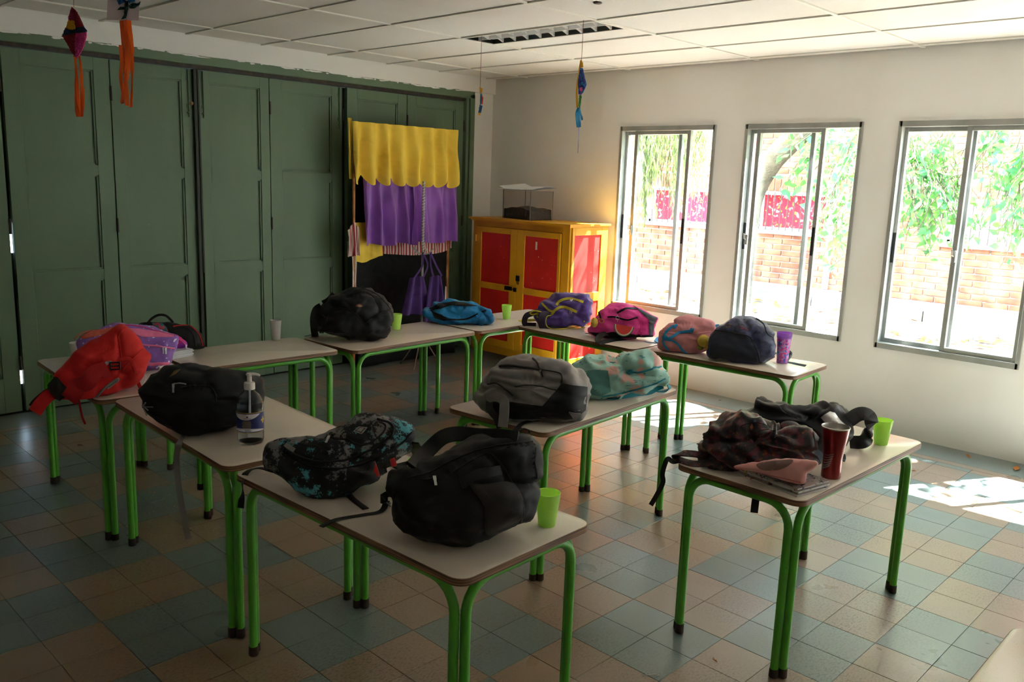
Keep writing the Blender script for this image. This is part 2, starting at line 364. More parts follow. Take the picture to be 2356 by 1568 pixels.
# windows
def sash(p, ya, yb, x, parent_handle=None, latch=None, fr=.032):
    s = MB(); t = .018
    for lo, hi in (((x-t, ya, Z0+.03), (x+t, ya+fr, Z1-.03)), ((x-t, yb-fr, Z0+.03), (x+t, yb, Z1-.03)), ((x-t, ya+fr, Z0+.03), (x+t, yb-fr, Z0+.03+fr)), ((x-t, ya+fr, Z1-.03-fr), (x+t, yb-fr, Z1-.03))): s.box(lo, hi, bev=.002)
    o_ = s.obj('sash', alu, p)
    q = MB(); q.box((x-.0025, ya+fr-.004, Z0+.03+fr-.004), (x+.0025, yb-fr+.004, Z1-.03-fr+.004)); q.obj('pane', glass, o_)
    if parent_handle:
        yh = parent_handle; q = MB(); q.box((x-t-.005, yh-.011, 1.22), (x-t, yh+.011, 1.43), bev=.0015); q.obj('pull_handle', blackp, o_)
    if latch is not None:
        q = MB(); q.box((x-t-.012, latch-.012, 1.26), (x-t, latch+.012, 1.34), bev=.002); q.tube([(x-t-.008, latch, 1.30), (x-t-.03, latch+.005, 1.31), (x-t-.034, latch+.006, 1.35)], .005, 6); q.obj('latch', alu, o_)
for n, (a, c) in enumerate(WINS):
    b = MB(); f = .03
    for lo, hi in (((XW-.012, a-.008, Z0-.008), (XW+.10, a+.018, Z1+.008)), ((XW-.012, c-.018, Z0-.008), (XW+.10, c+.008, Z1+.008)), ((XW-.012, a, Z0-.008), (XW+.10, c, Z0+.032)), ((XW-.012, a, Z1-.032), (XW+.10, c, Z1+.008))): b.box(lo, hi, bev=.002)
    wdo = struct(b.obj('window_%d' % (n+1), alu)); mid = (a+c)/2; W_ = c-a
    xi, xo = XW+.022, XW+.066
    if n == 0: sash(wdo, c-.60, c-.01, xo, c-.03); sash(wdo, c-.71, c-.145, xi, c-.71+.018, c-.16)
    elif n == 1: sash(wdo, c-.545, c-.01, xo, c-.03); sash(wdo, c-.64, c-.09, xi, c-.64+.018, c-.075)
    else: sash(wdo, mid-.02, c-.01, xo, c-.028); sash(wdo, a+.01, mid+.03, xi, None, mid+.012)
    st = MB(); st.box((XW+.10, a-.02, Z0-.04), (XW+.22, c+.02, Z0), bev=.003); st.obj('sill', plaster, wdo)

# ================================================================== outside
XO = 9.5; GZ = .50
dirt = mat('dry_earth', srgb(142, 132, 120), .95, (12, .6, .03), [(6, srgb(160, 146, 126), .45, .7, 6), (40, srgb(160, 106, 60), .64, .7, 3)], coord='World')
conc = mat('concrete', srgb(146, 142, 138), .9, (20, .4, .01), (5, srgb(116, 114, 110), .5, .75, 5), coord='World')
b = MB(); N_ = 40
vs = []; fs = []
for i in range(N_+1):
    for j in range(N_+1):
        x = XW+TH+(XO+.5-XW-TH)*i/N_; y = -14+30*j/N_; vs.append((x, y, GZ-.06+.05*noise.noise(V((x, y, 0)))+.03*min(1, (x-XW)/3)))
for i in range(N_):
    for j in range(N_): o_ = i*(N_+1)+j; fs.append([o_, o_+N_+1, o_+N_+2, o_+1])
b.add(vs, fs); tag(struct(b.obj('yard_ground', dirt)), 'bare earth yard outside the windows strewn with dry leaves', 'ground')
lf = MB(); rr = random.Random(11)
for k in range(900):
    x = rr.uniform(6.6, 8.7); y = rr.uniform(.8, 8.2); z = GZ-.055+.05*noise.noise(V((x, y, 0)))+.03*min(1, (x-XW)/3)+.012; a = rr.uniform(0, 6.3); l = rr.uniform(.03, .06)
    u = V((math.cos(a), math.sin(a), rr.uniform(-.2, .3)))*l; v_ = V((-math.sin(a), math.cos(a), rr.uniform(-.3, .3)))*l*.45; p = V((x, y, z)); lf.add([p-u, p+v_, p+u, p-v_, p+V((0, 0, .006))], [[0, 1, 4], [1, 2, 4], [2, 3, 4], [3, 0, 4]])
o = lf.obj('leaf_litter', mat('dry_leaf', srgb(186, 120, 60), .8, var=(2, srgb(140, 90, 50), .4, .6))); tag(o, 'brown fallen leaves scattered over the earth yard', 'leaves'); o['kind'] = 'stuff'
pth = thing('garden_path', 'raised concrete path along the foot of the brick building', 'path', (0, 0, 0))
for k in range(12):
    b = MB(); y = -4+k*1.15; b.box((8.75, y+.006, .42), (XO-.014, y+1.144, .585+.006*((k*7) % 3)), bev=.012); b.obj('slab', conc, pth)
b = MB(); b.prism([(7.9, 2.3), (8.3, 2.25), (8.45, 3.1), (8.0, 3.3)], .44, .52); tag(b.obj('paving_slab', conc), 'loose concrete slab lying on the earth by the path', 'slab')
mortar = mat('mortar', srgb(176, 172, 166), .9, (50, .4, .004), coord='World')
brickm = bpy.data.materials.new('brick'); brickm.use_nodes = True; N = brickm.node_tree.nodes; L = brickm.node_tree.links; bs = N['Principled BSDF']; bs.inputs['Roughness'].default_value = .9
gg = N.new('ShaderNodeNewGeometry'); wn = N.new('ShaderNodeTexNoise'); wn.inputs['Scale'].default_value = 7; wn.inputs['Detail'].default_value = 6; L.new(gg.outputs['Position'], wn.inputs['Vector'])
cr = N.new('ShaderNodeValToRGB'); cr.color_ramp.elements[0].position = .3; cr.color_ramp.elements[0].color = col(srgb(118, 66, 50)); cr.color_ramp.elements[1].position = .7; cr.color_ramp.elements[1].color = col(srgb(168, 124, 98))
e = cr.color_ramp.elements.new(.5); e.color = col(srgb(150, 94, 70)); L.new(wn.outputs[0], cr.inputs[0]); L.new(cr.outputs[0], bs.inputs['Base Color'])
bw = thing('brick_building', 'brick building across the yard with barred curtained windows', 'building')
# openings (y0,y1,z0,z1) on the brick face
def onx(x, y): q = atX(x, y, XO); return q.y, q.z
OPN = [(4.30, 5.17, 1.22, 1.66), (5.78, 6.75, 1.22, 1.66), (1.7, 3.0, 1.22, 1.66), (.2, 1.1, 1.22, 1.66), (7.3, 8.2, 1.22, 1.66)]
b = MB()
zs = [0, 1.22, 1.66, 4.2]
oy = sorted(OPN); ycur = -8
for (a, c, z0, z1) in oy: b.box((XO+.008, ycur, z0), (XO+.3, a, z1)); ycur = c
b.box((XO+.008, ycur, 1.22), (XO+.3, 14, 1.66)); b.box((XO+.008, -8, 0), (XO+.3, 14, 1.22)); b.box((XO+.008, -8, 1.66), (XO+.3, 14, 4.2))
b.obj('masonry', mortar, bw)
ch, bl = .068, .235; bricks = []
for k in range(52):
    z = .585+k*ch
    if z > 3.6: break
    sold = abs(z-(.585+16*ch)) < .01 or abs(z-(.585+17*ch)) < .01
    off = (k % 2)*bl/2
    for i in range(-20, 50):
        y = i*bl+off; y1 = y+bl-.014
        if y1 < .5 or y > 9: continue
        if any(z+ch > q[2]-.01 and z < q[3]+.01 and y1 > q[0]-.03 and y < q[1]+.03 for q in OPN): continue
        if 1.67 < z < 1.86: continue
        bricks.append((y, y1, z, z+ch-.013))
for i in range(-60, 130):            # soldier course over the openings
    y = i*.083
    if .5 < y < 9: bricks.append((y, y+.07, 1.675, 1.85))
def key(q):
    c_ = V((XO, (q[0]+q[1])/2, q[2])); t = c_-CAM; yw = t.y*XW/t.x; zw = CAMH+t.z*XW/t.x
    inside = any(a < yw < c+.0 for a, c in WINS[:3]) and Z0 < zw < Z1 and pix(c_)[0] < 2350
    return (0 if inside else 1, t.length)
bricks.sort(key=key)
def brick_mesh(l, h, s):
    q = MB(); r5 = random.Random(s); e_ = .004
    q.box((-.012, 0, 0), (.03, l, h), bev=.004); q.v = [(x+r5.uniform(-.002, .002), y+r5.uniform(-e_/2, e_/2), z+r5.uniform(-e_/2, e_/2)) for x, y, z in q.v]; return q.mesh('brick', brickm)
bm = [brick_mesh(bl-.014, ch-.013, s) for s in range(4)]; sm = [brick_mesh(.07, .175, s) for s in range(2)]
rest_b = MB()
for q, (a, c, z0, z1) in enumerate(bricks):
    if q < 296: link('brick', (sm if c-a < .1 else bm)[q % (2 if c-a < .1 else 4)], bw, (XO+random.uniform(-.003, .003), a, z0))
    else: rest_b.box((XO-.012, a, z0), (XO+.03, c, z1))
rest_b.obj('more_bricks', brickm, bw, kind='stuff', label='bricks of the wall away from the middle windows')
curt = mat('red_curtain', srgb(176, 44, 64), .9, var=[(18, srgb(200, 160, 165), .58, .64, 2), (24, srgb(230, 150, 60), .64, .68, 2)], coord='World')
ironw = mat('white_iron', srgb(220, 220, 216), .6)
for n, (a, c, z0, z1) in enumerate(OPN):
    f = MB()
    for lo, hi in (((XO, a, z0), (XO+.05, a+.03, z1)), ((XO, c-.03, z0), (XO+.05, c, z1)), ((XO, a, z0), (XO+.05, c, z0+.03)), ((XO, a, z1-.03), (XO+.05, c, z1))): f.box(lo, hi)
    wf = f.obj('window_frame', ironw, bw)
    q = MB(); m_ = 40; vs = []
    for k in range(m_+1):
        y = a+.03+(c-a-.06)*k/m_; x = XO+.09+.014*math.sin(k*1.1); vs += [(x, y, z0+.02), (x, y, z1-.02), (x+.006, y, z0+.02), (x+.006, y, z1-.02)]
    q.add(vs, [[4*k, 4*k+4, 4*k+5, 4*k+1] for k in range(m_)]+[[4*k+2, 4*k+3, 4*k+7, 4*k+6] for k in range(m_)]); q.obj('curtain', curt if n != 2 else mat('white_curtain', srgb(230, 228, 222), .9), wf)
    for k in range(int((c-a)/.085)): q = MB(); y = a+.06+k*.085; q.tube([(XO-.02, y, z0), (XO-.02, y, z1)], .006, 6); q.obj('bar', mat('dark_iron', srgb(70, 60, 58), .6), wf)
    q = MB(); q.box((XO-.05, a-.06, z0-.05), (XO+.06, c+.06, z0-.005), bev=.004); q.obj('window_sill', conc, wf)
q = MB(); q.tube([(XO-.06, 4.22, .6), (XO-.06, 4.22, 3.9)], .035, 12)
q.obj('downpipe', ironw, bw, label='white rainwater downpipe')
bark = mat('bark', srgb(100, 94, 82), .95, (25, .9, .03), (8, srgb(76, 72, 62), .4, .7), coord='World')
def leafmat(name, c, c2):
    m = mat(name, c, .5, var=(9, c2, .4, .65, 2), spec=.4); nt = m.node_tree; b_ = nt.nodes['Principled BSDF']; o_ = nt.nodes['Material Output']
    t = nt.nodes.new('ShaderNodeBsdfTranslucent'); t.inputs[0].default_value = col(c2); x = nt.nodes.new('ShaderNodeMixShader'); x.inputs[0].default_value = .3
    nt.links.new(b_.outputs[0], x.inputs[1]); nt.links.new(t.outputs[0], x.inputs[2]); nt.links.new(x.outputs[0], o_.inputs[0]); return m
leafg = leafmat('broad_leaf', srgb(44, 104, 72), srgb(92, 140, 60)); leafw = leafmat('willow_leaf', srgb(88, 108, 62), srgb(120, 132, 76))
def leaf(mb, p, d, l, w_, rr):
    d = d.normalized(); s = d.cross(V((rr.uniform(-1, 1), rr.uniform(-1, 1), rr.uniform(-.4, .4)))); s = s.normalized()*w_; n_ = d.cross(s).normalized()*w_*.25
    mb.add([p, p+d*l*.35+s+n_, p+d*l, p+d*l*.35-s+n_, p+d*l*.4], [[0, 1, 4], [1, 2, 4], [2, 3, 4], [3, 0, 4]])
def tree(name, label, trunk, limbs, twigs, lm, ln, wd, per, seed, step=.05):
    rr = random.Random(seed); t = thing(name, label, 'tree', trunk[0][0])
    base = V(trunk[0][0])
    q = MB(); P = crom([p-base for p, r in trunk], 5); R_ = []
    for i in range(len(P)): u = i/(len(P)-1)*(len(trunk)-1); k = min(int(u), len(trunk)-2); R_.append(trunk[k][1]+(trunk[k+1][1]-trunk[k][1])*(u-k))
    q.tube(P, R_, 12); q.obj('trunk', bark, t)
    for l in limbs: q = MB(); PP = crom([V(p)-base for p in l[0]], 5); q.tube(PP, [l[1]*(1-.7*i/len(PP)) for i in range(len(PP))], 7); q.obj('branch', bark, t)
    tw = MB(); fo = MB()
    for (p0, p1, sag, dens) in twigs:
        p0, p1 = V(p0)-base, V(p1)-base; n_ = max(3, int((p1-p0).length/step)); pts = []
        for i in range(n_+1): u = i/n_; pts.append(p0.lerp(p1, u)+V((noise.noise(V((u*3, seed, p0.x*9)))*.08, noise.noise(V((u*3, p0.y*7, seed)))*.08, -sag*4*u*(1-u)*0-sag*u*u)))
        tw.tube(pts, .004, 4, caps=False)
        for i in range(1, n_+1):
            for k in range(int(per*dens+rr.random())):
                d = V((rr.uniform(-1, 1), rr.uniform(-1, 1), rr.uniform(-1.3, .3))) if lm is leafg else V((rr.uniform(-.35, .35), rr.uniform(-.35, .35), -1))
                leaf(fo, pts[i]+V([rr.uniform(-.03, .03)]*3), d, ln*rr.uniform(.6, 1.15), wd*rr.uniform(.7, 1.1), rr)
    tw.obj('twigs', bark, t, kind='stuff'); fo.obj('foliage', lm, t, kind='stuff'); return t
rr = random.Random(5)
def A(x, y, X): return atX(x, y, X)
tw = []
# broad leaves hanging in the second and third windows
for (x0, y0, x1, y1, X, n_) in ((1960, 270, 1830, 400, 7.6, 10), (1985, 300, 1880, 520, 7.5, 12), (2000, 420, 1930, 590, 7.5, 7), (2070, 310, 2110, 560, 7.7, 9), (2110, 300, 2180, 520, 7.6, 11), (2170, 330, 2230, 540, 7.7, 7), (2190, 400, 2120, 560, 7.7, 5),
                                (2330, 270, 2260, 330, 7.5, 6), (2356, 330, 2290, 520, 7.4, 11), (2400, 300, 2340, 600, 7.4, 8), (2290, 300, 2240, 420, 7.8, 6), (1840, 260, 1815, 350, 7.9, 4), (2060, 270, 1990, 300, 7.6, 3), (2230, 280, 2180, 320, 7.8, 5)):
    for k in range(int(n_*1.7)):
        a = A(x0+rr.uniform(-45, 45), y0+rr.uniform(-30, 20), X+rr.uniform(-.4, .4)); c = A(x1+rr.uniform(-40, 40), y1+rr.uniform(-90, 20), X+rr.uniform(-.4, .4)); tw.append((a, c, .08, .75))
# the canopy above, out of the picture, which dapples the sun
def canopy(cx, cy, cz, r, n_, dens):
    for k in range(n_):
        a = V((cx, cy, cz))+V((rr.gauss(0, 1), rr.gauss(0, 1), rr.gauss(0, .5)))*r; tw.append((a, a+V((rr.uniform(-.4, .4), rr.uniform(-.4, .4), rr.uniform(-.5, .1))), .1, dens))
canopy(8.1, .85, 4.4, .45, 110, 3)
canopy(7.75, 3.6, 4.25, .22, 12, 1.5); canopy(8.3, 2.0, 4.8, .45, 26, 1.6); canopy(8.2, -.6, 4.9, .4, 12, 1.6)  # first cluster added to weaken the sun strip on the cupboard
T0 = A(1698, 690, 8.4); T0.z = .45
tr = [(T0, .14), (A(1708, 580, 8.4), .13), (A(1728, 460, 8.35), .12), (A(1765, 385, 8.2), .12), (A(1820, 325, 8.0), .11), (A(1930, 235, 7.8), .10), (V((8.0, 2.2, 3.6)), .08), (V((8.1, 1.0, 4.2)), .05)]
limbs = [([A(1880, 290, 8.0), A(1990, 260, 7.6), A(2120, 250, 7.6), A(2260, 240, 7.6), A(2400, 250, 7.4)], .05), ([A(1740, 460, 8.35), A(1700, 350, 8.5), A(1640, 200, 8.6)], .08), ([V((8.1, 1.2, 4.1)), V((8.2, .2, 4.6)), V((8.3, -.8, 5))], .04)]
tree('broadleaf_tree', 'grey trunked tree with broad green leaves leaning across the middle window', tr, limbs, tw, leafg, .12, .03, .8, 3)
tw = []
for (x0, x1, ya, yb, n_, X) in ((1468, 1530, 235, 520, 95, 7.8), (1560, 1640, 240, 470, 85, 7.7), (1520, 1570, 240, 470, 20, 7.9)):
    for k in range(n_):
        x = rr.uniform(x0, x1); u = (x-x0)/(x1-x0); yend = yb-(130*u if x0 < 1500 else (60*u if x0 > 1550 else 0))+rr.uniform(-110, 20)
        X2 = X+rr.uniform(-.3, .3); a = A(x, ya-rr.uniform(0, 60), X2); c = A(x-rr.uniform(-6, 14), yend, X2); tw.append((a, c, 0, 1.0))
wb = V((8.5, 6.9, .45))
tree('willow_tree', 'willow with long hanging pale green leaves seen through the window nearest the corner', [(wb, .16), (V((8.45, 6.9, 1.6)), .14), (V((8.3, 6.7, 2.7)), .12), (V((7.9, 6.2, 3.3)), .08)], [([V((8.3, 6.6, 2.9)), V((7.9, 6.0, 3.0)), V((7.7, 5.2, 2.95)), V((7.6, 4.4, 2.9))], .04)], tw, leafw, .10, .007, 2.2, 9, .045)

# ================================================================== tables
HT = .68
lamt = mat('table_laminate', srgb(222, 210, 196), .24, var=[(5, srgb(214, 202, 186), .5, .8), (300, srgb(190, 176, 156), .66, .7, 2)], spec=.5)
gpaint = mat('green_enamel', srgb(86, 170, 50), .28, var=[(40, srgb(60, 120, 44), .72, .76, 4)], coat=.3)
foot = mat('worn_foot', srgb(58, 44, 36), .6, (60, .4, .002))
ply = bpy.data.materials.new('plywood_edge'); ply.use_nodes = True; N = ply.node_tree.nodes; L = ply.node_tree.links; bs = N['Principled BSDF']; bs.inputs['Roughness'].default_value = .55
tc = N.new('ShaderNodeTexCoord'); mp = N.new('ShaderNodeMapping'); mp.inputs['Scale'].default_value = (3, 3, 260); nn = N.new('ShaderNodeTexNoise'); nn.inputs['Scale'].default_value = 1; nn.inputs['Detail'].default_value = 3
L.new(tc.outputs['Object'], mp.inputs[0]); L.new(mp.outputs[0], nn.inputs['Vector']); cr = N.new('ShaderNodeValToRGB')
cr.color_ramp.elements[0].position = .35; cr.color_ramp.elements[0].color = col(srgb(66, 44, 32)); cr.color_ramp.elements[1].position = .68; cr.color_ramp.elements[1].color = col(srgb(160, 118, 84)); L.new(nn.outputs[0], cr.inputs[0]); L.new(cr.outputs[0], bs.inputs['Base Color'])
def table(cx, cy, Ln, Wd, ang, label, leg=True):
    t = thing('school_table', label, 'table', (cx, cy, 0), math.radians(ang), 'green legged school tables')
    q = MB(); P = rrect(Ln, Wd, .045, 6); n_ = len(P); th = .021; sc_ = lambda s: [(x*(1-s/(Ln/2)), y*(1-s/(Wd/2))) for x, y in P]
    rings = [(sc_(.002), HT), (P, HT-.0015), (P, HT-th), (sc_(.003), HT-th-.001)]
    vs = [(x, y, z) for pp, z in rings for x, y in pp]
    q.add(vs, [list(range(n_))], 0); q.f.append(list(range(4*n_-1, 3*n_-1, -1))); q.m.append(1)
    for k in range(3):
        for i in range(n_): j = (i+1) % n_; q.f.append([(k+1)*n_+i, (k+1)*n_+j, k*n_+j, k*n_+i]); q.m.append(1)
    q.obj('tabletop', [lamt, ply], t)
    r = .0148; zt = HT-th-r-.002; RB = .085
    ins = .035; gap = .0218
    for axis, s in ((0, -1), (0, 1), (1, -1), (1, 1)):
        if axis == 0: h = Ln/2-ins-gap; off = s*(Wd/2-ins); f = lambda a, z: V((a, off, z))
        else: h = Wd/2-ins-gap; off = s*(Ln/2-ins); f = lambda a, z: V((off, a, z))
        pts = [f(-h, .012)]
        for k in range(7): a = PI/2*k/6; pts.append(f(-h+RB-RB*math.cos(a), zt-RB+RB*math.sin(a)))
        for k in range(7): a = PI/2*k/6; pts.append(f(h-RB+RB*math.sin(a), zt-RB+RB*math.cos(a)))
        pts.append(f(h, .012)); q = MB(); q.tube(pts, r, 10); lf_ = q.obj('leg_frame', gpaint, t, sharp=50)
        for e in (-h, h): q = MB(); q.tube([f(e, 0), f(e, .003), f(e, .03+.012*random.random())], [r*.95, r+.0025, r+.0018], 10); q.obj('foot_cap', foot, lf_, sharp=50)
    q = MB()
    for sx in (-1, 1):
        for sy in (-1, 1): q.box((sx*(Ln/2-ins-.02)-.02, sy*(Wd/2-ins-.02)-.02, zt+r-.004), (sx*(Ln/2-ins-.02)+.02, sy*(Wd/2-ins-.02)+.02, HT-th-.001))
    q.obj('fixing_plates', gpaint, t)
    return t
TAB = {
 1: table(1.66, 2.085, 1.13, .57, 92.3, 'green legged school table in front carrying the camouflage and the big black backpacks'),
 2: table(3.18, 1.425, 1.085, .515, -1, 'green legged school table at the right carrying the dark floral bag and red tumbler'),
 3: table(3.08, 2.585, 1.13, .57, 4.5, 'green legged school table in the middle carrying the grey and the pale flamingo backpacks'),
 4: table(1.67, 3.25, 1.14, .575, 87.5, 'green legged school table carrying the hand sanitizer bottle'),
 5: table(1.655, 4.35, 1.03, .55, 86.5, 'green legged school table under the red backpack, at the far left'),
 6: table(2.405, 4.43, .88, .52, -2, 'green legged school table with only a frosted cup at its right end'),
 7: table(3.40, 4.385, 1.045, .53, 3, 'green legged school table under the black backpack before the puppet theatre'),
 8: table(4.475, 4.412, 1.05, .505, 0.5, 'green legged school table under the blue and black bag near the cupboard'),
 9: table(4.565, 3.64, 1.025, .49, 90, 'green legged school table carrying the purple and the hot pink backpacks'),
 10: table(4.66, 2.615, 1.0, .5, 93, 'green legged school table by the windows under the navy backpack'),
 11: table(1.71, .165, 1.12, .56, 0, 'bare pale tabletop cut off at the bottom right corner of the picture')}
# ================================================================== soft things
def fabric(name, c, c2=None, rough=.62, scale=7, sheen=.03, lo=.42, hi=.66, bump=.5): return mat(name, c, rough, (650, bump, .0008), [(scale, c2 or tuple(v*.8 for v in c), lo, hi, 4)], sheen=sheen, spec=.38, fold=(6, .8, .016))
def cv(L_, ox, oy, s): return [(x/s+ox, y/s+oy) for x, y in L_]
class Bag:
    """A soft body built round a closed outline set up on a slanted plane, given front and back depth, and resting on z."""
    def __init__(s, name, label, cat, out, m, base=None, z=HT, df=.09, db=.12, p=.72, q=.8, wr=.006, ws=9, creases=(), ctr=None, floor_z=None, M=140, K=22, group=None, lean=0, body='body', seed=0, fold=.5):
        xs = [a for a, b_ in out]; ysx = [b_ for a, b_ in out]
        lowest = max(out, key=lambda t: t[1]); base = base or lowest
        P0 = atz(base[0], base[1], z); cx, cy = sum(xs)/len(xs), sum(ysx)/len(ysx)
        if ctr: cx, cy = ctr
        n = ray(cx, cy).normalized(); s.n = n; s.dep0 = P0
        n = (n+V((0, 0, lean))).normalized(); s.pn = n
        s.P0 = P0; s.z = z; s.fz = z if floor_z is None else floor_z
        pl = lambda x, y: CAM+ray(x, y)*((P0-CAM).dot(n)/ray(x, y).dot(n))
        s.pl = pl
        O = crom([V((a, b_, 0)) for a, b_ in out], 8, True); k = len(O)
        # even spacing
        d = [0]
        for i in range(k): d.append(d[-1]+(O[(i+1) % k]-O[i]).length)
        R_ = []; j = 0
        for i in range(M):
            t = d[-1]*i/M
            while d[j+1] < t: j += 1
            u = (t-d[j])/max(1e-9, d[j+1]-d[j]); R_.append(O[j].lerp(O[(j+1) % k], u))
        rim = [pl(v.x, v.y) for v in R_]; c = pl(cx, cy)
        vs = []; rings = []
        for side, D in ((-1, df), (1, db)):
            for i in range(0 if side < 0 else 1, K):
                a = PI/2*i/K; rr_ = math.cos(a)**p; h = math.sin(a)**q*D*side
                st = len(vs)
                for v in rim: vs.append(c+(v-c)*rr_+n*h)
                rings.append((side, st))
            vs.append(c+n*D*side); rings.append((side, len(vs)-1))
        s.loc = V((P0.x, P0.y, s.fz))
        fs = []; R0 = rings[0][1]
        for side in (-1, 1):
            rs = [R0]+[st for sd, st in rings if sd == side and st != R0]; tip = rs[-1]; rs = rs[:-1]
            for a, b_ in zip(rs, rs[1:]):
                for i in range(M):
                    j = (i+1) % M; f = [a+i, a+j, b_+j, b_+i]; fs.append(f if side < 0 else f[::-1])
            for i in range(M): j = (i+1) % M; f = [rs[-1]+i, rs[-1]+j, tip]; fs.append(f if side < 0 else f[::-1])
        me = bpy.data.meshes.new(body); me.from_pydata([v-s.loc for v in vs], [], fs); me.update()
        # make sure normals point outward
        tipn = me.vertices[rings[K][1]].normal if len(rings) > K else V(n)
        if me.vertices[rs and rings[K][1]].normal.dot(n) > 0: me.flip_normals(); me.update()
        off = V((seed*3.7, seed*1.3, seed*5.1)); new = []
        cr_ = []
        for cdef in creases:
            pts = crom([V((a, b_, 0)) for a, b_ in cdef[0]], 5); cr_.append((pts, cdef[1], cdef[2]))
        for v, nrm in zip(vs, [vv.normal.copy() for vv in me.vertices]):
            q_ = v*ws+off; a1 = noise.noise(q_); a2 = noise.noise(q_*2.3+V((5, 1, 2))); a3 = 1-abs(noise.noise(V((q_.x*.8+q_.z*.5, q_.y*.8-q_.z*.7, q_.z*2.1))))*2.4
            d_ = wr*1.45*(a1*1.2+a2*.7+fold*1.8*max(-.8, a3))+.0025*(1-abs(noise.noise(q_*3.1))*3)
            if cr_ and (v-c).dot(n) < .01:
                x, y = pix(v)
                for pts, dp, wd in cr_:
                    m_ = min((x-a.x)**2+(y-a.y)**2 for a in pts)
                    if m_ < 9*wd*wd: d_ -= dp*math.exp(-m_/(wd*wd))
            p_ = v+nrm*d_
            if z is not None and s.fz is not None and p_.z < s.fz+.0008: p_.z = s.fz+.0008
            new.append(p_-s.loc)
        for vv, p_ in zip(me.vertices, new): vv.co = p_
        me.materials.append(m); me.polygons.foreach_set('use_smooth', [True]*len(me.polygons)); me.update()
        s.t = thing(name, label, cat, s.loc, 0, group); s.body = link(body, me, s.t)
        s.bvh = BVHTree.FromPolygons([v.co+s.loc for v in me.vertices], [list(p.vertices) for p in me.polygons])
    def hit(s, x, y, off=0):
        r = ray(x, y).normalized(); h = s.bvh.ray_cast(CAM, r)
        if h[0] is None:
            P = s.pl(x, y); h = s.bvh.find_nearest(P)
        nn_ = h[1] if h[1].dot(r) < 0 else -h[1]
        return h[0]+nn_*off, nn_
    def P(s, sp):
        """(x, y) or ('s', x, y[, off]) on the body; ('t', x, y[, z]) at table height; ('d', x, y, d) at the body's plane moved d away"""
        if not isinstance(sp[0], str): return s.hit(sp[0], sp[1], .003)[0]
        if sp[0] == 's': return s.hit(sp[1], sp[2], sp[3] if len(sp) > 3 else .003)[0]
        if sp[0] == 't': return atz(sp[1], sp[2], (s.z if len(sp) < 4 else sp[3]))
        if sp[0] == 'd': P_ = s.pl(sp[1], sp[2]); return P_+s.n*sp[3]
    def put(s, q, name, m, parent=None, **k):
        q.v = [tuple(V(p)-s.loc) for p in q.v]; return q.obj(name, m, parent or s.t, **k)
    def seam(s, pts, r, m, name='piping', off=None, n=6, **k):
        O = crom([V((a, b_, 0)) for a, b_ in pts], 6); q = MB(); q.tube([s.hit(v.x, v.y, r*.5+.0006 if off is None else off)[0] for v in O], r, n); return s.put(q, name, m, **k)
    def zipper(s, pts, m, w_=.005, name='zip', pull=True, pm=None):
        o = s.seam(pts, w_*.55, m, name)
        if pull:
            h, nn_ = s.hit(pts[-1][0], pts[-1][1], .006); q = MB(); d_ = V((0, 0, -1)); d_ = (d_-nn_*d_.dot(nn_)).normalized(); sd = nn_.cross(d_)
            for a, b_, w2 in ((0, .014, .0045), (.014, .034, .0035)):
                A_ = h+d_*a; B_ = h+d_*b_; q.add([A_+sd*w2+nn_*.002, A_-sd*w2+nn_*.002, B_-sd*w2+nn_*.002, B_+sd*w2+nn_*.002, A_+sd*w2, A_-sd*w2, B_-sd*w2, B_+sd*w2], [(0, 1, 2, 3), (7, 6, 5, 4), (0, 4, 5, 1), (1, 5, 6, 2), (2, 6, 7, 3), (3, 7, 4, 0)])
            qo = s.put(q, 'puller', pm or chrome, o)
        return o
    def patch(s, poly, m, name='panel', off=.002, bulge=.0, K=7, smooth=True, par=None, edge=.003, **k):
        O = crom([V((a, b_, 0)) for a, b_ in poly], 5, True) if smooth else sum([[V((*poly[i], 0)).lerp(V((*poly[(i+1) % len(poly)], 0)), t/6) for t in range(6)] for i in range(len(poly))], [])
        cx = sum(v.x for v in O)/len(O); cy = sum(v.y for v in O)/len(O); c = V((cx, cy, 0)); n_ = len(O); vs = []; fs = []
        for v in O: vs.append(s.hit(v.x, v.y, -edge)[0])
        for i in range(K):
            u = i/K
            for v in O: w2 = v.lerp(c, u); vs.append(s.hit(w2.x, w2.y, off+bulge*(1-(1-u)**2))[0])
        vs.append(s.hit(cx, cy, off+bulge)[0])
        for i in range(K):
            for j in range(n_): j2 = (j+1) % n_; fs.append([i*n_+j, i*n_+j2, (i+1)*n_+j2, (i+1)*n_+j])
        for j in range(n_): fs.append([K*n_+j, K*n_+(j+1) % n_, len(vs)-1])
        q = MB(); q.add(vs, fs); return s.put(q, name, m, par, sharp=60, **k)
    def strap(s, pts, w_, th, m, name='strap', nrm=None, n=6, par=None, smooth=True, **k):
        if nrm is None and all(p[0] == 's' for p in pts):      # lies on the body: follow the cloth and face the way it faces
            O = crom([V((p[1], p[2], (p[3] if len(p) > 3 else .003)+.002)) for p in pts], n); H = [s.hit(v.x, v.y, v.z) for v in O]; NN = [h[1] for h in H]
            P_ = [h[0] for h in H]; P_ = [(P_[max(0, i-1)]+P_[i]*2+P_[min(len(P_)-1, i+1)])/4 for i in range(len(P_))]
            return s.put(ribbon(P_, w_, th, lambda u: NN[int(round(u*(len(NN)-1)))]), name, m, par, **k)
        P_ = [s.P(p) for p in pts]; P_ = crom(P_, n) if smooth else P_
        return s.put(ribbon(P_, w_, th, nrm if nrm is not None else -s.n), name, m, par, **k)
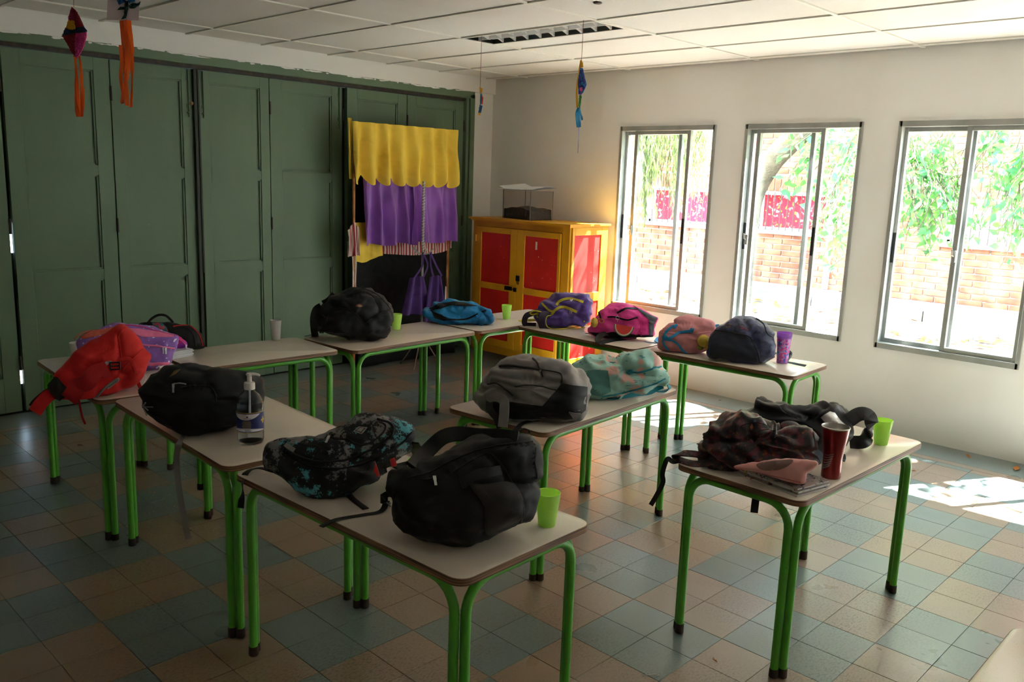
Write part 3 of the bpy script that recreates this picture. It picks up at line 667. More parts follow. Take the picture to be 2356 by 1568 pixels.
def ribbon(P, w_, th, nrm):
    q = MB(); vs = []; k = len(P); prev = None
    for i, p in enumerate(P):
        t = (P[min(i+1, k-1)]-P[max(i-1, 0)]).normalized(); ww = w_[min(len(w_)-1, int(i*len(w_)/k))] if isinstance(w_, (list, tuple)) else w_
        nn_ = nrm(i/(k-1)) if callable(nrm) else nrm
        sd = t.cross(nn_)
        if sd.length < .15: sd = prev if prev is not None else t.orthogonal()
        sd = sd.normalized()
        if prev is not None:
            if sd.dot(prev) < 0: sd = -sd
            sd = (sd+prev).normalized()
        prev = sd; up_ = sd.cross(t).normalized()
        for a, b_ in ((-1, -.6), (-.9, -1), (.9, -1), (1, -.6), (1, .6), (.9, 1), (-.9, 1), (-1, .6)): vs.append(p+sd*a*ww/2+up_*b_*th/2)
    fs = [[i*8+j, i*8+(j+1) % 8, i*8+8+(j+1) % 8, i*8+8+j] for i in range(k-1) for j in range(8)]+[list(range(7, -1, -1)), list(range((k-1)*8, k*8))]
    q.add(vs, fs); return q
chrome = mat('zip_metal', srgb(190, 190, 190), .3, metal=1)
blk = fabric('black_canvas', srgb(18, 18, 20), srgb(12, 12, 14)); blk2 = fabric('black_webbing', srgb(24, 24, 26), bump=.9); dgrey = fabric('charcoal_mesh', srgb(50, 46, 45), srgb(38, 35, 34), bump=1)
UP = V((0, 0, 1))

# ---- big black backpack on the front table
k_ = lambda L_: cv(L_, 560, 900, 2.3475)
B = Bag('backpack', 'big black backpack on the front table beside the nearest lime cup', 'backpack', k_([(785, 470), (800, 428), (870, 420), (950, 395), (1060, 345), (1160, 290), (1260, 252), (1400, 238), (1520, 240), (1572, 265), (1582, 340), (1588, 495), (1562, 610), (1545, 685), (1480, 715), (1400, 745), (1320, 790), (1230, 828), (1120, 822), (1010, 795), (900, 755), (848, 715), (835, 660), (818, 580), (790, 530)]), blk, df=.12, db=.13, wr=.007, ws=8, seed=1,
    creases=[(k_([(1100, 440), (1250, 350), (1400, 300), (1560, 270)]), .012, 7), (k_([(1330, 350), (1400, 420), (1450, 490), (1580, 495)]), .02, 9), (k_([(1040, 480), (1060, 620), (1020, 780)]), .008, 5), (k_([(1300, 500), (1300, 760)]), .008, 5)])
B.patch(k_([(1225, 505), (1300, 500), (1440, 492), (1500, 560), (1512, 640), (1500, 688), (1400, 735), (1310, 765), (1300, 620)]), dgrey, 'side_pocket', .004, .012)
B.patch(k_([(1345, 335), (1560, 275), (1574, 380), (1580, 485), (1450, 487), (1395, 400)]), fabric('opening_dark', srgb(16, 16, 17), rough=.9), 'open_flap', .001, -.004)  # dark patch stands for the depth under the flap
B.strap([('s', *k_([(915, 415)])[0], .004), ('d', *k_([(985, 330)])[0], .01), ('d', *k_([(1075, 245)])[0], .03), ('d', *k_([(1165, 222)])[0], .05), ('d', *k_([(1260, 232)])[0], .05), ('s', *k_([(1370, 250)])[0], .004), ('s', *k_([(1480, 262)])[0], .004)], .045, .010, blk, 'shoulder_strap')
B.strap([('s', *q, .008) for q in k_([(1175, 500), (1260, 455), (1380, 430)])], .028, .005, blk2, 'grab_strap')
B.seam(k_([(880, 470), (1000, 440), (1120, 380), (1260, 320), (1400, 290), (1560, 272)]), .003, blk2)
B.seam(k_([(1130, 440), (1260, 360), (1330, 335), (1400, 400), (1450, 488)]), .003, blk2)
B.seam(k_([(1430, 490), (1490, 560), (1512, 640), (1495, 705)]), .003, blk2)
B.zipper(k_([(960, 475), (1000, 478), (1030, 465)]), blk2)
B.strap([('s', *k_([(822, 560)])[0]), ('d', *k_([(790, 552)])[0], -.02), ('d', *k_([(758, 575)])[0], -.03), ('t', *k_([(790, 612)])[0]), ('t', *k_([(828, 616)])[0])], .018, .003, blk2, 'buckle_loop')
B.strap([('t', *k_([(775, 590)])[0], HT+.02), ('t', *k_([(745, 645)])[0], HT+.004), ('t', *k_([(650, 665)])[0], HT+.003), ('t', *k_([(560, 680)])[0], HT+.003), ('t', *k_([(490, 695)])[0], HT+.003), ('t', *k_([(420, 730)])[0], HT-.002)], .020, .002, blk2, 'webbing_strap', nrm=UP)
q = MB(); c_ = B.P(('d', *k_([(765, 575)])[0], -.03)); q.box(c_-V((.012, .004, .014)), c_+V((.012, .004, .014)), bev=.002); B.put(q, 'buckle', blackp)

# ---- camouflage backpack
k_ = lambda L_: cv(L_, 480, 820, 4.356)
camo = bpy.data.materials.new('camouflage_cloth'); camo.use_nodes = True; N = camo.node_tree.nodes; L = camo.node_tree.links; bs = N['Principled BSDF']; bs.inputs['Roughness'].default_value = .7; bs.inputs['Specular IOR Level'].default_value = .35
tc = N.new('ShaderNodeTexCoord')
def nzz(scale, lo, hi, det=3, offs=(0, 0, 0), qz=None):
    mp = N.new('ShaderNodeMapping'); mp.inputs['Location'].default_value = offs; L.new(tc.outputs['Object'], mp.inputs[0]); o = mp.outputs[0]
    if qz:
        sn = N.new('ShaderNodeVectorMath'); sn.operation = 'SNAP'; sn.inputs[1].default_value = (qz,)*3; L.new(o, sn.inputs[0]); o = sn.outputs[0]
    n_ = N.new('ShaderNodeTexNoise'); n_.inputs['Scale'].default_value = scale; n_.inputs['Detail'].default_value = det; n_.inputs['Roughness'].default_value = .78; L.new(o, n_.inputs['Vector'])
    r = N.new('ShaderNodeMapRange'); r.inputs[1].default_value = lo; r.inputs[2].default_value = hi; L.new(n_.outputs[0], r.inputs[0]); return r.outputs[0]
def mxc(f, a, c_):
    x = N.new('ShaderNodeMix'); x.data_type = 'RGBA'; L.new(f, x.inputs[0])
    for i_, q_ in ((6, a), (7, c_)):
        if isinstance(q_, tuple): x.inputs[i_].default_value = col(q_)
        else: L.new(q_, x.inputs[i_])
    return x.outputs[2]
k1 = mxc(nzz(9, .54, .56, 9, (3, 1, 2), .0025), srgb(26, 27, 29), srgb(122, 120, 120)); k1 = mxc(nzz(10, .555, .575, 9, (7, 2, 9), .0025), k1, srgb(84, 160, 172))
L.new(k1, bs.inputs['Base Color'])
B = Bag('backpack', 'black backpack with grey and turquoise camouflage print lying on the front table', 'backpack', k_([(555, 960), (575, 875), (640, 840), (720, 822), (850, 835), (1000, 822), (1090, 810), (1200, 760), (1330, 690), (1440, 630), (1540, 592), (1640, 590), (1800, 615), (1950, 660), (2040, 710), (2060, 780), (2030, 860), (2020, 925), (1960, 985), (1880, 1040), (1800, 1090), (1720, 1180), (1640, 1255), (1500, 1310), (1410, 1370), (1300, 1397), (1150, 1400), (1000, 1385), (900, 1340), (800, 1270), (700, 1200), (610, 1130), (570, 1050)]), camo, df=.075, db=.13, wr=.005, seed=2, p=.8,
    creases=[(k_([(1090, 815), (1260, 815), (1400, 840), (1500, 890)]), .012, 6), (k_([(770, 960), (950, 1040), (1150, 1080), (1350, 1060), (1600, 960), (1830, 800)]), .010, 5)])
cb = fabric('black_binding', srgb(22, 22, 24)); B.seam(k_([(750, 900), (860, 970), (1000, 1025), (1150, 1050), (1350, 1035), (1500, 985), (1650, 920), (1800, 820), (1850, 730), (1810, 665), (1690, 628)]), .004, cb)
B.seam(k_([(740, 940), (850, 1020), (1000, 1090), (1200, 1120), (1400, 1110), (1600, 1050), (1800, 950), (1950, 850), (2030, 760)]), .0035, cb)
B.zipper(k_([(1400, 820), (1300, 830), (1210, 808)]), cb)
B.seam(k_([(1230, 810), (1400, 835), (1520, 890), (1640, 850), (1740, 770), (1770, 690), (1700, 650)]), .003, cb)
lb = B.patch(k_([(1448, 750), (1502, 700), (1592, 706), (1535, 776)]), mat('rubber_label', srgb(150, 142, 138), .5), 'label_patch', .003, 0, smooth=False)
B.patch(k_([(1464, 746), (1507, 709), (1574, 712), (1529, 766)]), mat('label_dark', srgb(44, 42, 42), .5), 'label_field', .004, 0, smooth=False, par=lb)
B.patch(k_([(1478, 742), (1511, 716), (1557, 717), (1523, 756)]), mat('label_print', srgb(130, 124, 120), .5), 'label_print', .005, 0, smooth=False, par=lb, K=3)
B.strap([('s', *q, .006) for q in k_([(775, 885), (820, 915), (870, 945)])], .014, .003, fabric('grey_webbing', srgb(140, 136, 134)), 'zip_tab')
B.patch(k_([(1385, 1130), (1480, 1110), (1580, 1080), (1650, 1045), (1690, 1100), (1705, 1215), (1600, 1262), (1480, 1305), (1400, 1330)]), fabric('black_mesh', srgb(34, 33, 33), bump=1, scale=90), 'mesh_pocket', .004, .012)
B.strap([('t', *k_([(1390, 1365)])[0], HT+.004), ('t', *k_([(1450, 1430)])[0], HT+.003), ('t', *k_([(1575, 1525)])[0], HT+.003)], .022, .002, blk2, 'webbing_strap', nrm=UP)
B.strap([('t', *k_([(640, 1150)])[0], HT+.015), ('t', *k_([(520, 1115)])[0], HT+.02), ('t', *k_([(430, 1130)])[0], HT+.012), ('t', *k_([(372, 1170)])[0], HT+.006), ('t', *k_([(348, 1235)])[0], HT-.01), ('d', *k_([(335, 1370)])[0], .0), ('d', *k_([(322, 1515)])[0], .0)], .020, .002, blk2, 'hanging_strap', nrm=lambda u: UP if u < .5 else -FW)
B.strap([('s', *k_([(2035, 860)])[0], .0), ('d', *k_([(2095, 930)])[0], .03), ('t', *k_([(2110, 990)])[0], HT+.05), ('t', *k_([(2000, 1070)])[0], HT+.01), ('t', *k_([(1860, 1110)])[0], HT+.006)], .05, .006, blk, 'shoulder_strap', nrm=UP)
camoB = B
# soda bottle lying in the mesh pocket
clear = bpy.data.materials.new('clear_plastic'); clear.use_nodes = True; b_ = clear.node_tree.nodes['Principled BSDF']; b_.inputs['Transmission Weight'].default_value = 1; b_.inputs['Roughness'].default_value = .05; b_.inputs['IOR'].default_value = 1.2; b_.inputs['Base Color'].default_value = (.95, .97, 1, 1)
redp = mat('red_plastic', srgb(200, 36, 34), .35, coat=.3)
p0 = B.hit(*k_([(1640, 1150)])[0], -.005)[0]; p1 = B.hit(*k_([(1680, 1130)])[0], -.016)[0]; a_ = B.pl(*k_([(1868, 1048)])[0]); a_ = a_-B.n*.045
ax = (a_-p1).normalized(); bt = thing('soda_bottle', 'clear soda bottle with red cap and red label tucked in the camouflage backpack', 'bottle', p1-ax*.06)
MM = ax.to_track_quat('Z', 'Y').to_matrix().to_4x4(); Lb = (a_-p1).length+.06
q = MB(); q.lathe([(.0, -.0), (.028, .0), (.030, .01), (.030, .075), (.031, .08), (.026, .10), (.016, Lb-.045), (.0115, Lb-.03), (.0115, Lb-.012), (0, Lb-.011)], 24, M=MM); q.obj('bottle_body', clear, bt, sharp=60)
q = MB(); q.lathe([(.0305, .052), (.0315, .053), (.0318, .072), (.0305, .073)], 24, M=MM, cap=False); q.obj('label', redp, bt)
q = MB(); q.lathe([(.0, Lb-.018), (.0135, Lb-.018), (.0145, Lb-.016), (.0145, Lb-.002), (.0135, Lb), (0, Lb)], 24, M=MM); q.obj('cap', redp, bt)

# ---- grey backpack on the middle table
k_ = lambda L_: cv(L_, 1000, 640, 4.612)
gsat = mat('grey_nylon', srgb(122, 116, 116), .42, (500, .4, .0006), [(8, srgb(104, 99, 99), .4, .7, 4)], spec=.5, sheen=.2, fold=(7, .7, .015))
B = Bag('backpack', 'grey nylon backpack with black lower panel on the middle table', 'backpack', k_([(440, 1250), (480, 1200), (495, 1140), (540, 1090), (560, 1015), (640, 950), (700, 905), (800, 862), (900, 842), (1050, 832), (1250, 855), (1400, 900), (1500, 970), (1570, 1012), (1612, 1090), (1630, 1200), (1610, 1400), (1560, 1470), (1480, 1495), (1400, 1510), (1200, 1500), (1000, 1505), (850, 1505), (700, 1480), (580, 1410), (490, 1330)]), gsat, df=.13, db=.15, wr=.008, ws=10, seed=3, p=.7,
    creases=[(k_([(690, 940), (900, 950), (1120, 975)]), .012, 5), (k_([(600, 1020), (800, 1065), (1000, 1072), (1340, 1108)]), .012, 5), (k_([(560, 1120), (700, 1100), (850, 1150), (1150, 1155), (1330, 1200)]), .010, 4), (k_([(480, 1200), (620, 1150), (780, 1220), (830, 1300)]), .014, 5), (k_([(1120, 960), (1150, 1040)]), .01, 5)])
B.patch(k_([(560, 1330), (660, 1300), (840, 1318), (1000, 1342), (1300, 1368), (1342, 1300), (1350, 1112), (1480, 1135), (1618, 1150), (1612, 1280), (1598, 1400), (1480, 1485), (1380, 1495), (1200, 1482), (1000, 1488), (840, 1490), (700, 1465), (600, 1405)]), blk, 'lower_panel', .003, 0, smooth=False, K=12)
zk = fabric('dark_zip', srgb(52, 48, 46)); B.zipper(k_([(695, 932), (800, 922), (950, 942), (1110, 965)]), zk, .010); B.zipper(k_([(850, 1150), (980, 1130), (1150, 1150), (1330, 1195)]), zk, .006, pull=False); B.seam(k_([(1130, 965), (1310, 1000), (1350, 1045), (1345, 1110)]), .003, zk); B.seam(k_([(560, 1125), (650, 1110), (760, 1180), (830, 1240)]), .003, zk)
B.seam(k_([(1040, 850), (1090, 900), (1110, 950), (1150, 1040)]), .004, zk, 'pull_cord')
B.strap([('s', *k_([(560, 1270)])[0], .006), ('s', *k_([(640, 1250)])[0], .012), ('d', *k_([(740, 1290)])[0], -.15), ('d', *k_([(750, 1400)])[0], -.165), ('d', *k_([(735, 1560)])[0], -.16)], .042, .008, gsat, 'shoulder_strap')
B.strap([('s', *k_([(590, 1300)])[0], .006), ('d', *k_([(600, 1380)])[0], -.13), ('d', *k_([(680, 1480)])[0], -.15), ('d', *k_([(710, 1570)])[0], -.15)], .03, .006, blk, 'strap_lining')
B.strap([('t', 1240, 965, HT+.004), ('t', 1205, 972, HT+.004), ('t', 1185, 990, HT+.006), ('t', 1178, 1005, HT-.0)], .022, .003, blk2, 'webbing_strap', nrm=UP)
B.strap([('t', 1180, 1000, HT+.003), ('t', 1205, 985, HT+.03), ('t', 1218, 992, HT+.01), ('t', 1213, 1002, HT+.003)], .014, .002, blk2, 'webbing_tail', nrm=UP)
B.patch(k_([(1420, 1412), (1545, 1428), (1470, 1488)]), gsat, 'corner_patch', .006, 0, smooth=False, K=3)

# ---- pale flamingo backpack
k_ = lambda L_: cv(L_, 980, 780, 3.272)
flam = mat('flamingo_print', srgb(160, 208, 198), .5, (500, .3, .0006), [(13, srgb(224, 176, 164), .56, .62, 2), (34, srgb(60, 140, 150), .68, .70, 1, (1, 1, 3.2)), (5, srgb(150, 198, 188), .4, .7)][:2], spec=.4, fold=(6, .8, .016))
turq = fabric('turquoise_webbing', srgb(40, 146, 164), srgb(36, 128, 148))
B = Bag('backpack', 'pale mint backpack printed with flamingos behind the grey one on the middle table', 'backpack', k_([(1125, 190), (1180, 155), (1240, 140), (1330, 128), (1390, 158), (1440, 162), (1520, 120), (1620, 97), (1700, 125), (1750, 190), (1775, 250), (1805, 300), (1740, 330), (1700, 350), (1600, 372), (1500, 400), (1400, 422), (1300, 435), (1240, 425), (1200, 380), (1160, 300), (1130, 240)]), flam, base=k_([(1300, 438)])[0], df=.10, db=.13, wr=.010, ws=9, seed=4, fold=.9,
    creases=[(k_([(1400, 150), (1480, 200), (1520, 230)]), .035, 12), (k_([(1390, 225), (1550, 225), (1750, 210)]), .012, 5), (k_([(1600, 270), (1790, 290)]), .008, 4)])
B.patch(k_([(1165, 250), (1260, 228), (1370, 236), (1382, 300), (1392, 395), (1310, 428), (1240, 415), (1200, 360)]), fabric('sea_green_panel', srgb(92, 150, 144), srgb(84, 136, 132)), 'side_panel', .003, .002, smooth=False)
B.seam(k_([(1520, 245), (1600, 248), (1690, 225), (1765, 205)]), .005, turq, 'zip_band'); B.strap([('s', *q, .006) for q in k_([(1510, 262), (1540, 245), (1565, 240)])], .018, .004, turq, 'zip_pull')
B.seam(k_([(1320, 430), (1450, 408), (1600, 372), (1720, 335), (1800, 298)]), .004, turq)
B.strap([('t', *k_([(1330, 432)])[0], HT+.01), ('t', *k_([(1400, 448)])[0], HT+.006), ('t', *k_([(1452, 440)])[0], HT+.014), ('t', *k_([(1455, 415)])[0], HT+.03), ('t', *k_([(1400, 408)])[0], HT+.03)], .028, .004, turq, 'strap_loop', nrm=UP)
B.strap([('t', *k_([(1465, 430)])[0], HT+.01), ('t', *k_([(1560, 410)])[0], HT+.012), ('t', *k_([(1640, 395)])[0], HT+.014), ('t', *k_([(1715, 360)])[0], HT+.03), ('t', *k_([(1780, 335)])[0], HT+.05)], [.03, .036, .05, .055, .05], .007, turq, 'shoulder_strap', nrm=V((-.6, -.7, .7)))
B.strap([('t', *k_([(1730, 345)])[0], HT+.06), ('t', *k_([(1790, 325)])[0], HT+.055), ('t', *k_([(1835, 365)])[0], HT+.03), ('t', *k_([(1800, 388)])[0], HT+.012), ('t', *k_([(1735, 388)])[0], HT+.012)], .04, .006, turq, 'folded_strap', nrm=V((0, 0, 1)))

# ---- black backpack on the table with the sanitizer
k_ = lambda L_: cv(L_, 0, 650, 2.24)
greyw = fabric('grey_webbing', srgb(140, 136, 134))
B = Bag('backpack', 'black backpack lying flat beside the sanitizer bottle with a grey strap hanging off the table', 'backpack', k_([(725, 590), (740, 530), (800, 480), (870, 440), (960, 428), (1100, 438), (1200, 455), (1300, 480), (1350, 512), (1348, 620), (1335, 690), (1230, 735), (1100, 765), (1000, 780), (940, 772), (880, 738), (790, 690), (740, 640)]), blk, df=.10, db=.15, wr=.007, ws=7, seed=5, p=.7,
    creases=[(k_([(860, 540), (960, 528), (1080, 535), (1110, 600), (1200, 600)]), .012, 5), (k_([(1250, 500), (1290, 600), (1220, 700)]), .008, 6)])
B.seam(k_([(930, 542), (1000, 530), (1080, 535), (1108, 570), (1112, 610)]), .003, blk2); B.zipper(k_([(960, 522), (930, 516), (895, 520)]), mat('grey_pull', srgb(120, 118, 116), .4), .006)
B.patch(k_([(875, 485), (900, 455), (930, 447), (905, 470)]), fabric('tan_leather', srgb(130, 104, 62)), 'maker_tab', .003, 0, smooth=False, K=3)
q = MB()
for a in ((742, 625, 758, 682), (755, 635, 795, 640), (750, 632, 772, 655), (758, 612, 745, 640)): q.tube([B.hit(*k_([a[:2]])[0], .008)[0], B.hit(*k_([a[2:]])[0], .008)[0]], .0025, 6)
B.put(q, 'cord_knot', greyw)
B.strap([('t', *k_([(1010, 782)])[0], HT+.004), ('t', *k_([(1000, 755)])[0], HT+.02), ('t', *k_([(985, 748)])[0], HT+.03), ('t', *k_([(960, 775)])[0], HT+.012), ('t', *k_([(935, 805)])[0], HT+.006), ('t', *k_([(922, 832)])[0], HT-.005), ('d', *k_([(912, 900)])[0], -.055), ('d', *k_([(920, 1020)])[0], -.055), ('d', *k_([(940, 1150)])[0], -.055), ('d', *k_([(972, 1310)])[0], -.055)], .024, .002, greyw, 'hanging_strap', nrm=lambda u: UP if u < .35 else -FW)

# ---- red backpack hanging over the far left table's edge
k_ = lambda L_: cv(L_, 60, 700, 4.612)
redc = fabric('red_canvas', srgb(206, 32, 30), srgb(184, 26, 26), .7); redd = fabric('red_strap_webbing', srgb(166, 22, 26), srgb(146, 18, 22), .7)
B = Bag('backpack', 'bright red backpack slumped over the end of the far left table', 'backpack', k_([(1045, 238), (1130, 290), (1230, 370), (1265, 440), (1310, 530), (1315, 600), (1250, 690), (1190, 770), (1100, 850), (950, 910), (820, 950), (730, 995), (640, 1060), (480, 1110), (400, 1040), (320, 960), (262, 880), (285, 790), (330, 700), (420, 600), (540, 500), (700, 400), (870, 310), (970, 252)]), redc, base=k_([(820, 955)])[0], df=.085, db=.12, wr=.006, ws=6, seed=6, floor_z=None, lean=0, fold=.6,
    creases=[(k_([(980, 340), (1000, 450), (1010, 560), (1100, 570)]), .016, 6), (k_([(620, 640), (700, 560), (800, 500), (960, 440)]), .010, 6), (k_([(480, 720), (520, 800), (560, 850)]), .012, 8), (k_([(1000, 720), (1060, 760), (1000, 860)]), .014, 8)])
B.strap([('s', *k_([(460, 1080)])[0], .016), ('s', *k_([(490, 960)])[0], .028), ('s', *k_([(600, 850)])[0], .028), ('s', *k_([(740, 740)])[0], .022), ('s', *k_([(880, 690)])[0], .016)], .072, .010, redd, 'shoulder_strap')
B.patch(k_([(330, 768), (390, 840), (458, 905), (430, 960), (368, 1012), (250, 872)]), fabric('charcoal_pad', srgb(48, 50, 48)), 'strap_pad', .014, .003, smooth=False)
B.strap([('s', *k_([(300, 950)])[0], .004), ('d', *k_([(250, 960)])[0], -.03), ('d', *k_([(170, 1040)])[0], -.04), ('d', *k_([(100, 1140)])[0], -.04)], .058, .007, redc, 'strap_tail', nrm=V((-.5, -.8, .5)))
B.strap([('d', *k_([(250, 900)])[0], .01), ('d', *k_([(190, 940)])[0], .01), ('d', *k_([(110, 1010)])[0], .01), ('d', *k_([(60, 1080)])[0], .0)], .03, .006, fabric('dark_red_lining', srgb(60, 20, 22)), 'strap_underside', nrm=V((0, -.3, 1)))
B.strap([('s', *k_([(560, 1080)])[0], .002), ('d', *k_([(590, 1170)])[0], .0), ('d', *k_([(628, 1270)])[0], .0)], .009, .002, redc, 'loose_ribbon')
B.strap([('s', *k_([(1000, 590)])[0], .006), ('s', *k_([(1100, 590)])[0], .008), ('s', *k_([(1150, 700)])[0], .010), ('t', *k_([(1190, 830)])[0], HT+.02), ('t', *k_([(1225, 905)])[0], HT+.002)], .017, .003, redc, 'webbing_strap', nrm=V((-.4, -.8, .6)))
B.seam(k_([(640, 1080), (760, 960), (850, 870), (960, 790), (970, 800), (900, 860), (860, 890)]), .005, fabric('grey_zip', srgb(140, 138, 136)), 'pocket_zip')
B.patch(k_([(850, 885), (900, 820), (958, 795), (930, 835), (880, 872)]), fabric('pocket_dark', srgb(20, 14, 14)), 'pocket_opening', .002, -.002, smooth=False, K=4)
q = MB(); c_, nn_ = B.hit(*k_([(945, 655)])[0], .012); s1 = nn_.cross(UP).normalized(); s2 = nn_.cross(s1)
for a, b_ in (((-1, -1), (1, -1)), ((1, -1), (1, 1)), ((1, 1), (-1, 1)), ((-1, 1), (-1, -1)), ((-1, 0), (1, 0))): q.tube([c_+s1*a[0]*.019+s2*a[1]*.016, c_+s1*b_[0]*.019+s2*b_[1]*.016], .0035, 6)
B.put(q, 'buckle', blackp)
B.patch(k_([(810, 640), (850, 602), (905, 598), (860, 640)]), fabric('grey_zip', srgb(140, 138, 136)), 'grey_tab', .006, 0, smooth=False, K=3)
B.seam(k_([(1240, 470), (1150, 560), (1050, 660), (960, 780)]), .003, redc); B.seam(k_([(1045, 245), (985, 330), (1000, 450), (1012, 560)]), .003, redc)

# ---- purple and pink backpack behind it
lil = mat('lilac_starred', srgb(146, 98, 190), .6, (500, .4, .0006), [(6, srgb(124, 84, 168), .45, .7), (55, srgb(232, 222, 236), .72, .74, 0)], sheen=.2, fold=(7, .5, .01)); pnk = fabric('candy_pink', srgb(232, 120, 166), srgb(220, 104, 150))
B = Bag('backpack', 'lilac and pink starred backpack half hidden behind the red one', 'backpack', k_([(560, 400), (620, 335), (740, 275), (880, 228), (980, 205), (1200, 215), (1350, 250), (1450, 285), (1578, 325), (1595, 400), (1560, 520), (1510, 640), (1420, 682), (1300, 692), (1150, 700), (900, 690), (680, 620), (560, 540), (545, 460)]), lil, df=.07, db=.13, wr=.005, seed=7)
B.patch(k_([(1060, 252), (1200, 258), (1400, 290), (1575, 328), (1560, 345), (1400, 345), (1240, 345), (1120, 300)]), pnk, 'top_panel', .003, .002, smooth=False)
B.seam(k_([(1120, 420), (1260, 432), (1400, 445), (1570, 466)]), .005, pnk, 'zip'); B.seam(k_([(1150, 640), (1300, 632), (1420, 628), (1505, 622)]), .009, pnk, 'lower_band'); B.seam(k_([(980, 215), (1200, 232), (1400, 285), (1580, 330)]), .003, mat('magenta_piping', srgb(200, 50, 120), .6))
B.zipper(k_([(1400, 448), (1450, 450)]), pnk); B.zipper(k_([(1440, 450), (1475, 455)]), pnk)
B.patch(k_([(545, 335), (700, 285), (850, 260), (955, 245), (950, 268), (850, 305), (740, 340), (600, 368)]), fabric('salmon_strap', srgb(222, 110, 92)), 'salmon_strap', .006, .004, smooth=False)
B.strap([('d', *k_([(720, 275)])[0], 0), ('d', *k_([(640, 285)])[0], 0), ('d', *k_([(560, 320)])[0], 0), ('d', *k_([(510, 368)])[0], 0)], .006, .004, fabric('salmon_strap', srgb(222, 110, 92)), 'hanging_loop')

# ---- black rolling bag with red trim
B = Bag('backpack', 'black backpack with red piping and arched handle behind the lilac one', 'backpack', k_([(1150, 260), (1225, 208), (1300, 188), (1420, 180), (1550, 182), (1640, 215), (1740, 228), (1820, 290), (1868, 380), (1882, 448), (1780, 468), (1600, 500), (1300, 480), (1150, 400)]), blk, base=k_([(1600, 505)])[0], df=.06, db=.06, wr=.004, seed=8)
B.strap([('d', *k_([(1290, 200)])[0], -.01), ('d', *k_([(1340, 145)])[0], -.01), ('d', *k_([(1410, 112)])[0], -.01), ('d', *k_([(1480, 118)])[0], -.01), ('d', *k_([(1530, 158)])[0], -.01), ('d', *k_([(1560, 195)])[0], -.01)], .014, .018, blk, 'top_handle')
B.seam(k_([(1560, 235), (1650, 222), (1740, 230), (1820, 300), (1862, 390), (1872, 440)]), .003, redc); B.seam(k_([(1580, 250), (1700, 250), (1780, 330), (1800, 440)]), .003, blk2)
B.patch(k_([(1335, 200), (1440, 205), (1490, 240), (1510, 290), (1440, 270), (1350, 230)]), mat('multicoloured_patch', srgb(60, 110, 120), .6, var=[(40, srgb(190, 70, 90), .5, .55)]), 'patch', .006, .002, smooth=False)
# pencil pouch and notebooks
pp = Bag('pencil_pouch', 'shiny pink pencil pouch lying on the notebooks beside the lilac backpack', 'pouch', k_([(1545, 330), (1600, 325), (1680, 385), (1702, 420), (1690, 445), (1600, 465), (1540, 460), (1530, 390)]), mat('pink_metallic', srgb(214, 44, 140), .28, metal=.3, var=(14, srgb(160, 60, 190), .5, .6)), base=k_([(1590, 470)])[0], z=HT+.035, df=.03, db=.04, wr=.003, seed=9)
pp.zipper(k_([(1560, 345), (1620, 370), (1690, 425)]), pnk, .005)
# ---- black backpack before the puppet theatre
k_ = lambda L_: cv(L_, 560, 640, 4.612)
B = Bag('backpack', 'black backpack with a small oval emblem on the table before the puppet theatre', 'backpack', k_([(790, 500), (785, 380), (800, 320), (860, 272), (930, 205), (1000, 160), (1100, 135), (1230, 108), (1330, 125), (1430, 180), (1520, 250), (1555, 310), (1580, 420), (1560, 500), (1510, 600), (1440, 638), (1330, 656), (1200, 650), (1050, 620), (940, 598), (850, 560)]), blk, df=.13, db=.14, wr=.008, ws=9, seed=10, p=.75,
    creases=[(k_([(870, 480), (930, 350), (1050, 320), (1200, 380), (1280, 470)]), .012, 5), (k_([(1300, 470), (1450, 360), (1550, 310)]), .012, 5), (k_([(1100, 200), (1300, 160), (1420, 240), (1450, 340)]), .008, 4)])
B.seam(k_([(870, 500), (900, 390), (980, 325), (1090, 325), (1200, 385), (1270, 470)]), .0035, blk2); B.seam(k_([(1110, 180), (1260, 140), (1370, 190), (1440, 300), (1450, 350)]), .0035, blk2); B.seam(k_([(1250, 100), (1400, 160), (1510, 260), (1560, 330)]), .003, blk2); B.seam(k_([(1290, 480), (1400, 400), (1550, 330)]), .003, blk2)
eo = B.patch(k_([(1190, 292), (1225, 270), (1268, 292), (1228, 306)]), mat('emblem_red', srgb(120, 60, 44), .5), 'emblem', .004, 0, K=3); B.patch(k_([(1208, 290), (1228, 279), (1250, 292), (1228, 299)]), mat('emblem_pale', srgb(150, 130, 118), .5), 'emblem_field', .006, 0, K=2, par=eo)
B.strap([('s', *k_([(960, 170)])[0], .004), ('d', *k_([(900, 230)])[0], -.04), ('s', *k_([(850, 270)])[0], .008)], .03, .008, blk, 'grab_handle')
B.strap([('s', *k_([(830, 300)])[0], .004), ('d', *k_([(775, 335)])[0], -.05), ('d', *k_([(752, 420)])[0], -.06), ('d', *k_([(755, 520)])[0], -.06), ('t', *k_([(762, 612)])[0], HT+.002)], .045, .010, blk, 'shoulder_strap')
B.strap([('s', *k_([(860, 400)])[0], .004), ('d', *k_([(815, 440)])[0], -.06), ('d', *k_([(828, 540)])[0], -.05), ('t', *k_([(830, 578)])[0], HT+.003)], .03, .006, blk, 'lower_strap')
B.strap([('t', *k_([(750, 590)])[0], HT+.003), ('t', *k_([(700, 605)])[0], HT+.003), ('t', *k_([(655, 616)])[0], HT+.003)], .014, .002, blk2, 'webbing_tail', nrm=UP)

